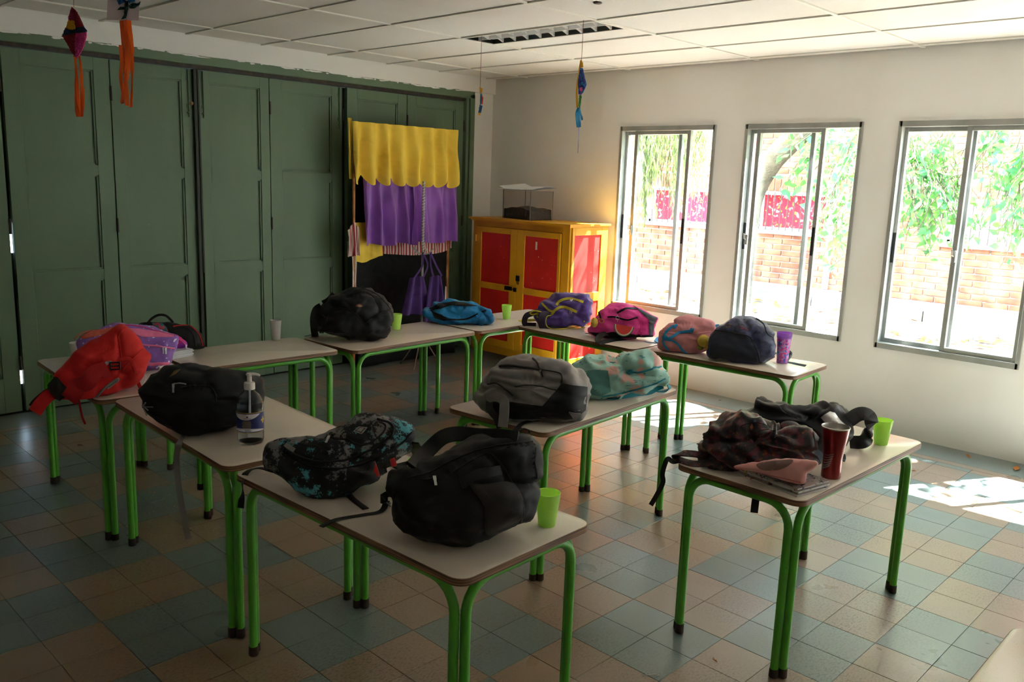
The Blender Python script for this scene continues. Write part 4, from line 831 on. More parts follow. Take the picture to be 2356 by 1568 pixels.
# ---- flat blue and black bag
blu = fabric('azure_nylon', srgb(28, 128, 188), srgb(22, 108, 166), .55)
k_ = lambda L_: cv(L_, 1000, 640, 4.612)
B = Bag('backpack', 'flattened bright blue and black backpack on the table nearest the cupboard', 'backpack', k_([(-115, 350), (-60, 300), (40, 255), (200, 240), (330, 262), (470, 295), (550, 325), (595, 410), (590, 455), (540, 470), (470, 480), (380, 490), (250, 488), (120, 470), (0, 440), (-80, 415)]), blu, df=.05, db=.12, wr=.010, ws=10, seed=11, fold=.8,
    creases=[(k_([(60, 330), (180, 290), (240, 330), (300, 320)]), .010, 5)])
B.seam(k_([(-40, 335), (40, 410), (180, 435), (330, 432), (450, 380), (545, 335)]), .006, cb); B.patch(k_([(-60, 320), (40, 268), (200, 244), (330, 262), (450, 292), (380, 296), (240, 282), (100, 290), (-20, 340)]), cb, 'black_top', .004, .002, smooth=False); B.patch(k_([(-40, 345), (60, 380), (150, 430), (100, 450), (0, 420)]), cb, 'black_side', .003, .002, smooth=False)
B.strap([('s', *k_([(440, 395)])[0], .004), ('d', *k_([(480, 385)])[0], -.06), ('d', *k_([(500, 430)])[0], -.07), ('t', *k_([(470, 492)])[0], HT+.003), ('t', *k_([(370, 470)])[0], HT+.004)], .045, .008, blu, 'shoulder_strap', nrm=V((-.7, -.6, .4)))
B.strap([('s', *k_([(545, 350)])[0], .004), ('d', *k_([(597, 400)])[0], -.03), ('t', *k_([(590, 460)])[0], HT+.004), ('t', *k_([(520, 462)])[0], HT+.004)], .035, .006, blu, 'folded_strap', nrm=V((-.7, -.6, .4)))

# ---- purple backpack with yellow piping
k_ = lambda L_: cv(L_, 1190, 660, 6.929)
pur = mat('purple_nylon', srgb(86, 62, 148), .5, (500, .4, .0006), [(9, srgb(66, 48, 116), .4, .65, 4)], sheen=.2, spec=.45, fold=(8, .8, .014)); yel = fabric('mustard_binding', srgb(184, 172, 40), srgb(164, 152, 34)); dpur = fabric('plum_padding', srgb(54, 44, 62))
B = Bag('backpack', 'purple backpack with mustard yellow piping in front of the cupboard', 'backpack', k_([(340, 370), (400, 260), (520, 170), (660, 98), (850, 100), (1100, 112), (1140, 140), (1192, 230), (1185, 360), (1165, 500), (1100, 560), (1000, 600), (850, 615), (700, 622), (500, 625), (380, 600), (300, 520), (270, 450)]), pur, base=k_([(600, 640)])[0], df=.08, db=.12, wr=.007, seed=12, fold=.8,
    creases=[(k_([(1060, 200), (1000, 340), (960, 470)]), .012, 5), (k_([(620, 300), (700, 220), (840, 205)]), .006, 4), (k_([(540, 440), (620, 370), (740, 335)]), .006, 4)])
B.strap([('s', *q, .004) for q in k_([(615, 300), (660, 235), (740, 195), (850, 190), (960, 215), (1062, 245)])], .018, .004, yel, 'zip_band')
B.strap([('s', *q, .004) for q in k_([(540, 445), (590, 375), (680, 325), (780, 325), (870, 355), (945, 395)])], .018, .004, yel, 'zip_band')
B.strap([('s', *q, .004) for q in k_([(398, 258), (440, 310), (520, 370), (590, 378)])], .014, .004, yel, 'piping')
B.zipper(k_([(830, 200), (850, 200)]), yel); B.zipper(k_([(865, 200), (885, 205)]), yel); B.zipper(k_([(830, 345), (845, 350)]), yel); B.zipper(k_([(855, 350), (870, 358)]), yel)
B.strap([('s', *k_([(330, 400)])[0], .004), ('d', *k_([(240, 420)])[0], -.05), ('d', *k_([(150, 460)])[0], -.05), ('t', *k_([(115, 560)])[0], HT+.03), ('t', *k_([(160, 605)])[0], HT+.006), ('t', *k_([(300, 610)])[0], HT+.006)], .04, .009, dpur, 'shoulder_strap', nrm=V((-.6, -.7, .2)))
B.strap([('s', *k_([(520, 450)])[0], .006), ('d', *k_([(420, 440)])[0], -.11), ('d', *k_([(390, 520)])[0], -.115), ('t', *k_([(410, 640)])[0], HT+.008), ('t', *k_([(560, 655)])[0], HT+.004), ('t', *k_([(800, 640)])[0], HT+.004)], .045, .009, dpur, 'shoulder_strap', nrm=V((-.6, -.7, .25)))
q = MB(); q.tube(crom([B.P(p) for p in (('s', *k_([(535, 460)])[0], .008), ('d', *k_([(480, 470)])[0], -.12), ('d', *k_([(462, 560)])[0], -.125), ('t', *k_([(490, 640)])[0], HT+.01), ('t', *k_([(600, 670)])[0], HT+.006), ('t', *k_([(800, 655)])[0], HT+.005), ('t', *k_([(1000, 620)])[0], HT+.005), ('t', *k_([(1150, 605)])[0], HT+.005))], 6), .0035, 6); B.put(q, 'yellow_edge', yel)
B.strap([('t', *k_([(30, 540)])[0], HT+.03), ('t', *k_([(150, 530)])[0], HT+.028), ('t', *k_([(310, 525)])[0], HT+.03)], .022, .002, yel, 'webbing_strap', nrm=V((-.5, -.5, .7)))
for P_ in ([(410, 400), (350, 390), (280, 380), (210, 410), (250, 440), (330, 420)], [(340, 420), (320, 470), (350, 480), (370, 430), (400, 405)]): q = MB(); q.tube(crom([B.pl(*t)-B.n*.07 for t in k_(P_)], 5), .0055, 6); B.put(q, 'yellow_bow', yel)
q = MB(); q.tube([B.P(('t', *k_([t])[0], HT+z)) for t, z in (((1070, 545), .06), ((1055, 600), .02), ((1030, 640), .006), ((1080, 640), .006))], .006, 6); B.put(q, 'strap_knot', yel)

# ---- hot pink backpack
hot = fabric('hot_pink_canvas', srgb(226, 60, 150), srgb(206, 46, 134), .6)
B = Bag('backpack', 'hot pink backpack with a watermelon slice key ring and yellow ball', 'backpack', k_([(1135, 690), (1180, 600), (1240, 510), (1310, 395), (1420, 315), (1560, 258), (1720, 262), (1850, 290), (1960, 360), (2100, 430), (2240, 495), (2220, 530), (2185, 600), (2165, 760), (2050, 785), (1850, 800), (1700, 800), (1500, 800), (1300, 790), (1180, 750)]), hot, base=k_([(1650, 830)])[0], df=.09, db=.12, wr=.006, seed=13,
    creases=[(k_([(1560, 270), (1500, 400), (1480, 520)]), .006, 6), (k_([(1900, 480), (1970, 580), (1930, 750)]), .008, 4)])
B.patch(k_([(1850, 300), (1960, 358), (2100, 432), (2235, 495), (2180, 600), (2160, 755), (2100, 760), (2130, 620), (2165, 520), (2120, 470), (2000, 400)]), fabric('slate_panel', srgb(70, 74, 80)), 'side_panel', .003, .001, smooth=False)
B.patch(k_([(1140, 712), (1250, 740), (1350, 745), (1500, 715), (1700, 720), (1900, 762), (2160, 762), (2160, 790), (1900, 800), (1500, 805), (1250, 780)]), blk, 'black_base', .003, 0, smooth=False, K=10)
B.strap([('s', *q, .004) for q in k_([(1590, 420), (1680, 365), (1780, 345), (1910, 350)])], .014, .003, cb, 'zip_band'); B.strap([('s', *q, .004) for q in k_([(1440, 482), (1540, 480), (1660, 505), (1760, 525), (1860, 500), (1925, 488)])], .010, .003, cb, 'zip_band'); B.strap([('s', *q, .004) for q in k_([(1305, 400), (1325, 450), (1335, 515)])], .012, .003, cb, 'zip_band')
B.seam(k_([(1930, 490), (1975, 580), (1965, 680), (1910, 765)]), .0022, hot)
c_, nn_ = B.hit(*k_([(1250, 575)])[0], .02); q = MB(); sx = (k_([(60, 0)])[0][0]-1190)/FPX*depth(c_); q.lathe([(sx*math.sin(PI*i/12), -sx*1.35*math.cos(PI*i/12)) for i in range(13)], 20, M=Matrix.Translation(c_)); B.put(q, 'yellow_ball', fabric('mustard_plush', srgb(212, 178, 70), scale=30))
q = MB(); q.tube(crom([c_+V((0, 0, .01)), B.hit(*k_([(1330, 510)])[0], .01)[0], B.hit(*k_([(1385, 545)])[0], .01)[0], B.hit(*k_([(1355, 575)])[0], .01)[0], B.hit(*k_([(1310, 540)])[0], .012)[0]], 4), .002, 6); B.put(q, 'ball_cord', yel)
q = MB(); h_, nn_ = B.hit(*k_([(1595, 498)])[0], .008); fr = -ray(*k_([(1595, 498)])[0]).normalized(); s1 = fr.cross(UP).normalized(); s2 = s1.cross(fr)
q.tube([h_+s1*math.cos(i*PI/8)*.011+s2*math.sin(i*PI/8)*.011 for i in range(16)], .0015, 6, closed=True); q.tube([h_-s2*.011, h_-s2*.026], .0018, 6); q.tube([h_+s2*.011, h_+s2*.022+s1*.004], .002, 6); B.put(q, 'key_ring', chrome)
cc = B.hit(*k_([(1712, 612)])[0], .016)[0]; px_ = depth(cc)/FPX/6.929; tl = Matrix.Rotation(-.12, 3, fr)
def half(r, z0, z1, name, m, par):
    q = MB(); n_ = 20; P_ = [cc+tl @ (s1*-math.cos(PI*i/n_)*r-s2*math.sin(PI*i/n_)*r*1.12)*1 for i in range(n_+1)]
    q.add([p+fr*z0 for p in P_]+[p+fr*z1 for p in P_], [list(range(n_+1)), list(range(2*n_+1, n_, -1))]+[[i, n_+1+i, n_+1+(i+1) % (n_+1), (i+1) % (n_+1)] for i in range(n_+1)]); return B.put(q, name, m, par)
wm = half(160*px_, 0, .006, 'watermelon_charm', mat('melon_rind', srgb(60, 100, 76), .4), None); half(146*px_, .006, .0072, 'white_rind', mat('melon_white', srgb(214, 212, 190), .4), wm); half(128*px_, .0072, .0084, 'red_flesh', mat('melon_flesh', srgb(216, 66, 62), .4), wm)
q = MB()
for a, b_ in ((-.5, .15), (-.15, .12), (.2, .2), (.5, .18), (-.35, .4), (0, .42), (.35, .45), (-.1, .7), (.2, .68)): p_ = cc+tl @ (s1*a*120*px_-s2*b_*120*px_)+fr*.0088; q.tube([p_-s2*.001, p_+s2*.001], .001, 5)
B.put(q, 'seeds', blackp, wm)
B.strap([('t', *k_([(1100, 735)])[0], HT+.012), ('t', *k_([(1180, 750)])[0], HT+.02), ('t', *k_([(1290, 780)])[0], HT+.02)], .022, .003, blk2, 'webbing_tail', nrm=UP)
B.strap([('s', *k_([(1440, 750)])[0], .004), ('d', *k_([(1380, 745)])[0], -.11), ('t', *k_([(1290, 820)])[0], HT+.025), ('t', *k_([(1330, 885)])[0], HT+.008), ('t', *k_([(1500, 850)])[0], HT+.006), ('t', *k_([(1700, 825)])[0], HT+.006), ('t', *k_([(1880, 800)])[0], HT+.006)], .04, .007, blk, 'shoulder_strap', nrm=V((-.4, -.4, .8)))

# ---- pink backpack with blue straps
k_ = lambda L_: cv(L_, 1440, 680, 4.612)
dus = fabric('dusty_pink', srgb(208, 136, 142), srgb(190, 118, 126), .65); bls = fabric('sky_blue_webbing', srgb(40, 140, 200))
B = Bag('backpack', 'dusty pink backpack laced with sky blue straps beside the navy backpack', 'backpack', k_([(345, 520), (355, 440), (347, 375), (430, 325), (510, 285), (530, 250), (620, 215), (760, 235), (920, 268), (945, 330), (950, 380), (940, 470), (890, 560), (800, 590), (700, 606), (560, 590), (450, 575), (365, 555)]), dus, df=.08, db=.11, wr=.006, seed=14, p=.7,
    creases=[(k_([(355, 385), (500, 390), (700, 400), (900, 370)]), .010, 5), (k_([(520, 290), (700, 300), (800, 340)]), .008, 5), (k_([(740, 440), (760, 520), (750, 580)]), .006, 5)])
B.strap([('s', *q, .006) for q in k_([(520, 320), (470, 352), (430, 385), (410, 440)])], .018, .003, bls, 'front_strap'); B.strap([('s', *q, .006) for q in k_([(720, 365), (640, 378), (570, 395), (510, 430), (440, 460)])], .018, .003, bls, 'front_strap')
B.strap([('s', *q, .006) for q in k_([(400, 470), (420, 530), (460, 570)])], .014, .003, bls, 'lower_strap'); B.strap([('s', *q, .006) for q in k_([(440, 465), (510, 475), (560, 520), (600, 570), (650, 598)])], .014, .003, bls, 'lower_strap')
B.patch(k_([(395, 440), (425, 425), (455, 445), (440, 475), (405, 470)]), bls, 'strap_join', .010, .001, K=3); B.patch(k_([(500, 345), (525, 310), (552, 312), (525, 350)]), bls, 'strap_tab', .008, 0, smooth=False, K=3); B.patch(k_([(655, 380), (690, 345), (728, 352), (700, 392)]), bls, 'strap_tab', .008, 0, smooth=False, K=3)
B.strap([('t', *k_([(200, 485)])[0], HT+.002), ('t', *k_([(250, 497)])[0], HT+.002), ('t', *k_([(320, 495)])[0], HT+.003)], .012, .002, bls, 'webbing_tail', nrm=UP); B.strap([('t', *k_([(320, 490)])[0], HT+.012), ('t', *k_([(340, 460)])[0], HT+.02), ('t', *k_([(375, 450)])[0], HT+.02)], .03, .006, bls, 'shoulder_strap', nrm=V((-.5, -.6, .5)))
B.strap([('d', *k_([(950, 365)])[0], 0), ('d', *k_([(960, 330)])[0], .01), ('d', *k_([(992, 328)])[0], .01)], .03, .004, bls, 'side_strap')
B.seam(k_([(350, 380), (450, 398), (600, 410), (750, 408), (900, 385)]), .0035, dus)
for (x, y, r_, mm) in ((826, 480, 66, fabric('mustard_plush', srgb(212, 178, 70))), (795, 545, 34, fabric('olive_plush', srgb(130, 140, 50))), (862, 545, 34, fabric('mustard_plush', srgb(212, 178, 70)))):
    c_ = B.hit(*k_([(x, y)])[0], .004)[0]-B.n*.01; rr_ = r_/4.612/FPX*depth(c_); c_.z = max(c_.z, HT+rr_+.001); q = MB(); q.lathe([(rr_*math.sin(PI*i/12), -rr_*math.cos(PI*i/12)) for i in range(13)], 18, M=Matrix.Translation(c_)); B.put(q, 'plush_ball', mm)

# ---- navy backpack
navy = mat('worn_navy_leatherette', srgb(46, 50, 82), .42, (60, .4, .002), [(9, srgb(92, 96, 136), .52, .72, 5), (50, srgb(30, 32, 52), .5, .7, 3)], spec=.5, fold=(5, .6, .012))
B = Bag('backpack', 'boxy navy backpack with a worn marbled front beside the purple tumbler', 'backpack', k_([(880, 635), (890, 520), (905, 440), (950, 360), (1060, 290), (1160, 232), (1260, 226), (1380, 235), (1470, 290), (1550, 375), (1572, 450), (1570, 600), (1535, 650), (1420, 708), (1300, 712), (1150, 692), (1000, 662)]), navy, df=.09, db=.12, wr=.006, ws=7, seed=15, p=.62,
    creases=[(k_([(1250, 240), (1290, 320), (1340, 420), (1400, 560)]), .009, 6), (k_([(1380, 250), (1470, 330), (1330, 440)]), .010, 7), (k_([(1340, 500), (1450, 490), (1560, 470)]), .008, 5)])
B.patch(k_([(905, 440), (950, 372), (1100, 388), (1250, 418), (1310, 450), (1330, 520), (1370, 620), (1400, 700), (1290, 702), (1150, 682), (1000, 652), (892, 628)]), fabric('navy_canvas', srgb(36, 38, 54), srgb(28, 30, 44), .6), 'base_panel', .003, .001, smooth=False, K=10)
B.seam(k_([(950, 366), (1100, 383), (1250, 415), (1320, 450), (1400, 600), (1415, 700)]), .0035, blk2); B.seam(k_([(1380, 240), (1460, 300), (1500, 400), (1560, 440)]), .003, blk2)
for P_, mm in (([(1030, 320), (1080, 300), (1120, 310)], 'ochre_scribble'), ([(1060, 335), (1110, 325)], 'ochre_scribble'), ([(1200, 320), (1240, 335), (1290, 365)], 'red_scribble'), ([(1215, 345), (1270, 350), (1300, 372)], 'red_scribble')): B.seam(k_(P_), .0018, mat(mm, srgb(150, 110, 60) if mm[0] == 'o' else srgb(150, 50, 70), .6), 'print_mark', off=.0005)
B.strap([('s', *k_([(1425, 700)])[0], .002), ('t', *k_([(1470, 700)])[0], HT+.004), ('t', *k_([(1520, 668)])[0], HT+.006), ('t', *k_([(1572, 640)])[0], HT+.01)], .018, .003, blk2, 'webbing_strap', nrm=V((-.5, -.5, .7)))
B.strap([('t', *k_([(1600, 620)])[0], HT+.03), ('t', *k_([(1730, 590)])[0], HT+.035), ('t', *k_([(1740, 630)])[0], HT+.015), ('t', *k_([(1705, 690)])[0], HT+.004), ('t', *k_([(1790, 720)])[0], HT+.003), ('t', *k_([(1905, 745)])[0], HT+.003)], .026, .003, blk2, 'webbing_strap', nrm=V((-.4, -.4, .8)))

# ---- dark floral bag, pink pouch and magazines
k_ = lambda L_: cv(L_, 1480, 900, 4.531)
flo = mat('floral_satin', srgb(34, 26, 30), .38, (300, .3, .001), [(38, srgb(92, 38, 50), .50, .60, 5), (48, srgb(130, 70, 42), .61, .67, 4), (42, srgb(66, 78, 90), .62, .68, 4)], spec=.5, fold=(9, 1, .02))
q = MB(); zc = HT; mg = thing('magazine_stack', 'low stack of glossy magazines under the pink pouch on the right table', 'magazines', atz(*k_([(1360, 1000)])[0], HT))
E1, E2 = atz(*k_([(1600, 1105)])[0], HT), atz(*k_([(945, 850)])[0], HT); u_ = (E2-E1).normalized(); v_ = V((-u_.y, u_.x, 0)); v_ = v_ if v_.x > 0 else -v_; Lm = (E2-E1).length
for k in range(5):
    q = MB(); o_ = E1+u_*(.006*k*(k % 2))+v_*(.004*((k*3) % 4)); d1, d2 = u_*Lm*(1-.03*k), v_*.17; z = HT+.0005+k*.0062; P_ = [o_, o_+d1, o_+d1+d2, o_+d2]
    q.add([V((p.x, p.y, z)) for p in P_]+[V((p.x, p.y, z+.0055)) for p in P_], [(3, 2, 1, 0), (4, 5, 6, 7), (0, 1, 5, 4), (1, 2, 6, 5), (2, 3, 7, 6), (3, 0, 4, 7)]); q.v = [tuple(V(p)-mg.location) for p in q.v]
    q.obj('magazine', mat('magazine_%s' % 'abc'[k % 3], [srgb(190, 186, 184), srgb(160, 148, 144), srgb(206, 204, 204)][k % 3], .25, var=[(60, [srgb(150, 60, 60), srgb(60, 70, 90), srgb(190, 150, 90)][k % 3], .58, .62, 2)], coat=.5), mg)
pk = Bag('pouch', 'pale pink zip pouch lying on the magazines under the floral bag', 'pouch', k_([(945, 790), (1100, 745), (1300, 720), (1550, 705), (1750, 722), (1812, 745), (1800, 775), (1720, 850), (1695, 900), (1655, 955), (1500, 930), (1350, 890), (1150, 835)]), mat('pink_leatherette', srgb(214, 150, 146), .5, (120, .2, .001)), base=k_([(1620, 975)])[0], z=HT+.032, df=.022, db=.05, wr=.002, seed=16, p=.6)
pk.seam(k_([(960, 800), (1200, 845), (1400, 890), (1640, 945)]), .0015, mat('dark_pink', srgb(180, 90, 96), .6)); pk.patch(k_([(1180, 760), (1300, 730), (1450, 715), (1560, 715), (1520, 770), (1420, 815), (1300, 825), (1220, 810)]), mat('brown_print', srgb(120, 90, 84), .6), 'print', .001, 0)
B = Bag('backpack', 'crumpled dark floral print bag on the right table with its opening facing up', 'bag', k_([(655, 570), (700, 490), (740, 400), (820, 350), (900, 318), (1000, 315), (1150, 322), (1300, 350), (1370, 400), (1450, 430), (1540, 405), (1640, 450), (1745, 520), (1730, 620), (1720, 700), (1600, 715), (1400, 720), (1200, 760), (1050, 790), (900, 790), (760, 760), (680, 700), (660, 640)]), flo, base=k_([(900, 795)])[0], df=.08, db=.11, wr=.014, ws=11, seed=17, fold=1.0,
    creases=[(k_([(1370, 470), (1450, 480), (1560, 490)]), .014, 5), (k_([(860, 540), (1100, 520), (1300, 480)]), .012, 6), (k_([(1280, 520), (1400, 570), (1560, 600), (1700, 620)]), .014, 6)])
B.patch(k_([(1010, 375), (1070, 335), (1180, 325), (1290, 355), (1335, 390), (1250, 402), (1120, 405)]), fabric('opening_dark', srgb(16, 16, 17), rough=.9), 'opening', .002, -.012, K=5)  # dark patch stands for the depth of the bag's mouth
B.strap([('s', *k_([(1385, 470)])[0], .004), ('d', *k_([(1375, 390)])[0], -.06), ('d', *k_([(1360, 335)])[0], -.055), ('d', *k_([(1345, 345)])[0], -.04), ('s', *k_([(1335, 430)])[0], .004)], .018, .004, fabric('grey_zip', srgb(140, 138, 136)), 'zip_loop', nrm=V((-1, .3, 0)))
B.strap([('s', *k_([(720, 740)])[0], .002), ('t', *k_([(560, 755)])[0], HT+.012), ('t', *k_([(430, 730)])[0], HT+.012), ('t', *k_([(330, 680)])[0], HT+.02), ('t', *k_([(400, 645)])[0], HT+.045), ('t', *k_([(560, 655)])[0], HT+.045), ('s', *k_([(690, 690)])[0], .002)], .030, .006, flo, 'shoulder_strap', nrm=V((-.3, -.5, .8)))
B.strap([('d', *k_([(380, 720)])[0], -.0), ('d', *k_([(310, 730)])[0], -.01), ('d', *k_([(260, 700)])[0], -.01), ('d', *k_([(225, 760)])[0], 0), ('d', *k_([(200, 860)])[0], 0), ('d', *k_([(205, 950)])[0], 0), ('d', *k_([(140, 1080)])[0], 0), ('d', *k_([(78, 1185)])[0], 0)], .018, .002, blk2, 'hanging_strap', nrm=V((-.8, -.5, .2)))
B.strap([('d', *k_([(1180, 1060)])[0], .12), ('d', *k_([(1170, 1160)])[0], .12), ('d', *k_([(1155, 1290)])[0], .12)], .028, .003, blk2, 'hanging_strap')
B.strap([('t', *k_([(1740, 700)])[0], HT+.03), ('t', *k_([(1800, 690)])[0], HT+.025), ('t', *k_([(1860, 640)])[0], HT+.03)], .04, .006, fabric('slate_strap', srgb(60, 64, 76)), 'webbing_tab', nrm=V((-.4, -.5, .7)))

# ---- black duffel-like backpack
B = Bag('backpack', 'black backpack with a silver patch at the far end of the right table', 'backpack', k_([(1050, 320), (1100, 210), (1130, 140), (1210, 98), (1330, 150), (1500, 158), (1700, 162), (1850, 150), (2000, 138), (2060, 165), (2110, 230), (2150, 280), (2165, 350), (2190, 410), (2150, 470), (2050, 560), (1900, 610), (1750, 640), (1500, 600), (1250, 500), (1100, 420)]), fabric('ink_nylon', srgb(38, 40, 46), srgb(28, 29, 33), .5, bump=.3), base=k_([(1800, 650)])[0], df=.07, db=.13, wr=.009, seed=18, fold=.8,
    creases=[(k_([(1520, 170), (1640, 210), (1760, 270)]), .012, 7), (k_([(1780, 270), (1860, 200), (1960, 150)]), .012, 6), (k_([(1240, 200), (1500, 250), (1800, 300)]), .01, 6)])
B.patch(k_([(1852, 268), (1940, 210), (1990, 222), (2050, 310), (2112, 360), (2105, 395), (2000, 385), (1945, 375)]), mat('silver_foil', srgb(222, 222, 224), .38, metal=.4, bump=(20, .5, .004)), 'silver_patch', .004, .004, smooth=False)
B.strap([('s', *k_([(2140, 300)])[0], .004), ('d', *k_([(2230, 245)])[0], -.0), ('d', *k_([(2300, 232)])[0], -.0), ('d', *k_([(2365, 262)])[0], .01), ('d', *k_([(2375, 340)])[0], .0), ('t', *k_([(2350, 430)])[0], HT+.05), ('t', *k_([(2300, 520)])[0], HT+.03), ('t', *k_([(2150, 530)])[0], HT+.02)], .055, .009, fabric('ink_nylon', srgb(38, 40, 46)), 'shoulder_strap', nrm=V((-.5, -.6, .5)))
B.strap([('t', *k_([(2085, 650)])[0], HT+.012), ('t', *k_([(2090, 690)])[0], HT+.006), ('t', *k_([(2080, 720)])[0], HT+.004)], .018, .003, blk2, 'webbing_tail', nrm=V((-.5, -.6, .6)))

# ================================================================== small things on the tables
def plastic(name, c, tr=.5):
    m = mat(name, c, .3, coat=.2); nt = m.node_tree
    if any(n.type == 'MIX_SHADER' for n in nt.nodes): return m
    b_ = nt.nodes['Principled BSDF']; o_ = nt.nodes['Material Output']; t = nt.nodes.new('ShaderNodeBsdfTranslucent'); t.inputs[0].default_value = col(c); x = nt.nodes.new('ShaderNodeMixShader'); x.inputs[0].default_value = tr
    nt.links.new(b_.outputs[0], x.inputs[1]); nt.links.new(t.outputs[0], x.inputs[2]); nt.links.new(x.outputs[0], o_.inputs[0]); return m
lime = plastic('lime_plastic', srgb(226, 255, 150), .5); lime2 = plastic('lime_inner', srgb(214, 252, 130), .6)
def cup(p, r0, r1, h, m, label, name='cup', rings=True, grp=None):
    t = thing(name, label, 'cup', p, 0, grp); w_ = .0018; q = MB()
    pr_ = [(0, .0006), (r0*.96, .0006), (r0, .003), (r0+(r1-r0)*.7, h*.62), (r1*.985, h*.80), (r1*1.02, h*.9), (r1, h), (r1-w_, h), (r1*.985-w_, h*.80), (r0+(r1-r0)*.7-w_, h*.62), (r0-w_, .006), (0, .006)]
    q.lathe(pr_, 28); q.obj('cup_body', m, t, sharp=60); q = MB(); q.tube([(r1*math.cos(a*PI/14), r1*math.sin(a*PI/14), h) for a in range(28)], .0016, 6, closed=True); q.obj('rim', m, t); return t
for (x, y), lab in (((1258, 1207), 'lime green plastic cup in front on the corner of the front table'), ((2026, 1021), 'lime green plastic cup at the far end of the right table'), ((912, 757), 'lime green plastic cup beside the black backpack near the puppet theatre'), ((1165, 733), 'lime green plastic cup on the table before the red and yellow cupboard')):
    cup(atz(x, y, HT), .0265, .037, .104, lime, lab, grp='lime green cups')
cup(atz(962, 1058, HT+.104)-V((0, 0, .104)), .0265, .037, .104, lime, 'lime green plastic cup half hidden behind the big black backpack', grp='lime green cups')
fro = plastic('frosted_plastic', srgb(232, 232, 234), .5); t = cup(atz(635, 781, HT), .026, .033, .122, fro, 'frosted grey tumbler alone on the table before the green doors'); q = MB(); q.lathe([(0, .004), (.0255, .004), (.026, .012), (0, .012)], 20); q.obj('tea_dregs', mat('tea', srgb(130, 86, 56), .3), t)
wpl = plastic('white_plastic', srgb(222, 220, 214), .3)
for (x, y), h, r1, lab in (((176, 788), .09, .036, 'white plastic cup behind the red backpack at the table end'), ((390, 844), .085, .045, 'pale mug behind the black backpack, only its rim showing'), ((1350, 828), .09, .038, 'white cup hidden behind the mint backpack, rim showing')):
    cup(atz(x, y, HT+h)-V((0, 0, h)), r1*.72, r1, h, wpl, lab)
# purple tumbler
t = thing('tumbler', 'tall translucent purple tumbler with looping print at the end of the window table', 'tumbler', atz(1799, 834, HT)); q = MB()
tum = plastic('purple_acrylic', srgb(196, 140, 220), .6); q.lathe([(.0425, .150), (.0455, .184), (.0435, .184), (.0405, .15)], 30, closed=True); q.lathe([(0, 0), (.031, 0), (.033, .004), (.030, .01), (0, .01)], 30); q.obj('outer_wall', tum, t, sharp=60)
q = MB(); q.lathe([(0, .008), (.0325, .008), (.0423, .150), (.0405, .150), (.028, .014), (0, .014)], 26); q.obj('printed_liner', mat('liner_print', srgb(206, 150, 214), .3, var=[(60, srgb(226, 80, 160), .50, .54, 1), (70, srgb(80, 100, 200), .56, .60, 1)]), t)
for z, r_ in ((.158, .0435), (.166, .0442), (.1835, .0447)): q = MB(); q.tube([(r_*math.cos(a*PI/15), r_*math.sin(a*PI/15), z) for a in range(30)], .0016, 6, closed=True); q.obj('ring', tum, t)
# red steel tumbler
t = thing('tumbler', 'red metallic tumbler with a steel rim and curved stripes on the right table', 'tumbler', atz(1911, 1096, HT)); q = MB(); rw = 1.0
pf = [(0, 0), (.0325, 0), (.0345, .004), (.0345, .03), (.0335, .055), (.0340, .078), (.0385, .115), (.0445, .155), (.0485, .188)]
rm = mat('red_lacquer', srgb(140, 20, 22), .28, metal=.55, coat=.6, var=(4, srgb(120, 16, 18), .4, .6)); q.lathe(pf+[(.047, .188)], 36, cap=False); q.obj('cup_body', rm, t, sharp=60)
q = MB(); q.lathe([(.0485, .186), (.0500, .188), (.0500, .191), (.0475, .192), (.0455, .188), (.041, .15), (.034, .1), (.03, .02), (0, .02)], 36, cap=False); q.obj('steel_liner', mat('brushed_steel', srgb(190, 186, 182), .3, metal=1), t, sharp=60)
th0 = math.atan2(-t.location.y, -t.location.x)
def rad(z):
    for (r1_, z1_), (r2_, z2_) in zip(pf[1:], pf[2:]):
        if z1_ <= z <= z2_: return r1_+(r2_-r1_)*(z-z1_)/(z2_-z1_+1e-9)
    return pf[-1][0]
for k in range(6):
    q = MB(); P_ = []; zz = .032+k*.011
    for i in range(13): a = th0-.2-.95*i/12+(.06*k); z = zz+.018*(1-i/12)**1.5-.006*k*(1-i/12)*.3; r_ = rad(z)+.0004; P_.append(V((r_*math.cos(a), r_*math.sin(a), z)))
    for i in range(12):
        a_, b_ = P_[i], P_[i+1]; h_ = .006*(1-k/9); q.add([a_, b_, b_+V((0, 0, h_)), a_+V((0, 0, h_))], [(0, 1, 2, 3)])
    q.obj('stripe', mat('silver_stripe', srgb(160, 150, 148), .4, metal=.5), t)
# hand sanitizer
t = thing('sanitizer_bottle', 'large clear pump bottle of hand sanitizer with a blue and white label', 'bottle', atz(577, 1016, HT)); sb_ = .052
q = MB(); q.lathe([(0, .002), (.030, 0), (.046, .003), (.050, .014), (.051, .09), (.051, .152), (.047, .172), (.036, .190), (.022, .203), (.019, .21), (.019, .216), (.0178, .216), (.0178, .21), (.021, .200), (.035, .188), (.0455, .171), (.0495, .152), (.0495, .016), (.044, .006), (0, .005)], 36); q.obj('bottle_body', clear, t, sharp=60)
gel = bpy.data.materials.new('clear_gel'); gel.use_nodes = True; b_ = gel.node_tree.nodes['Principled BSDF']; b_.inputs['Transmission Weight'].default_value = 1; b_.inputs['Roughness'].default_value = .02; b_.inputs['IOR'].default_value = 1.1; b_.inputs['Base Color'].default_value = (.93, .96, 1, 1)
q = MB(); q.lathe([(0, .007), (.0435, .0075), (.049, .018), (.049, .150), (.047, .160), (0, .160)], 32); q.obj('gel', gel, t, sharp=60)
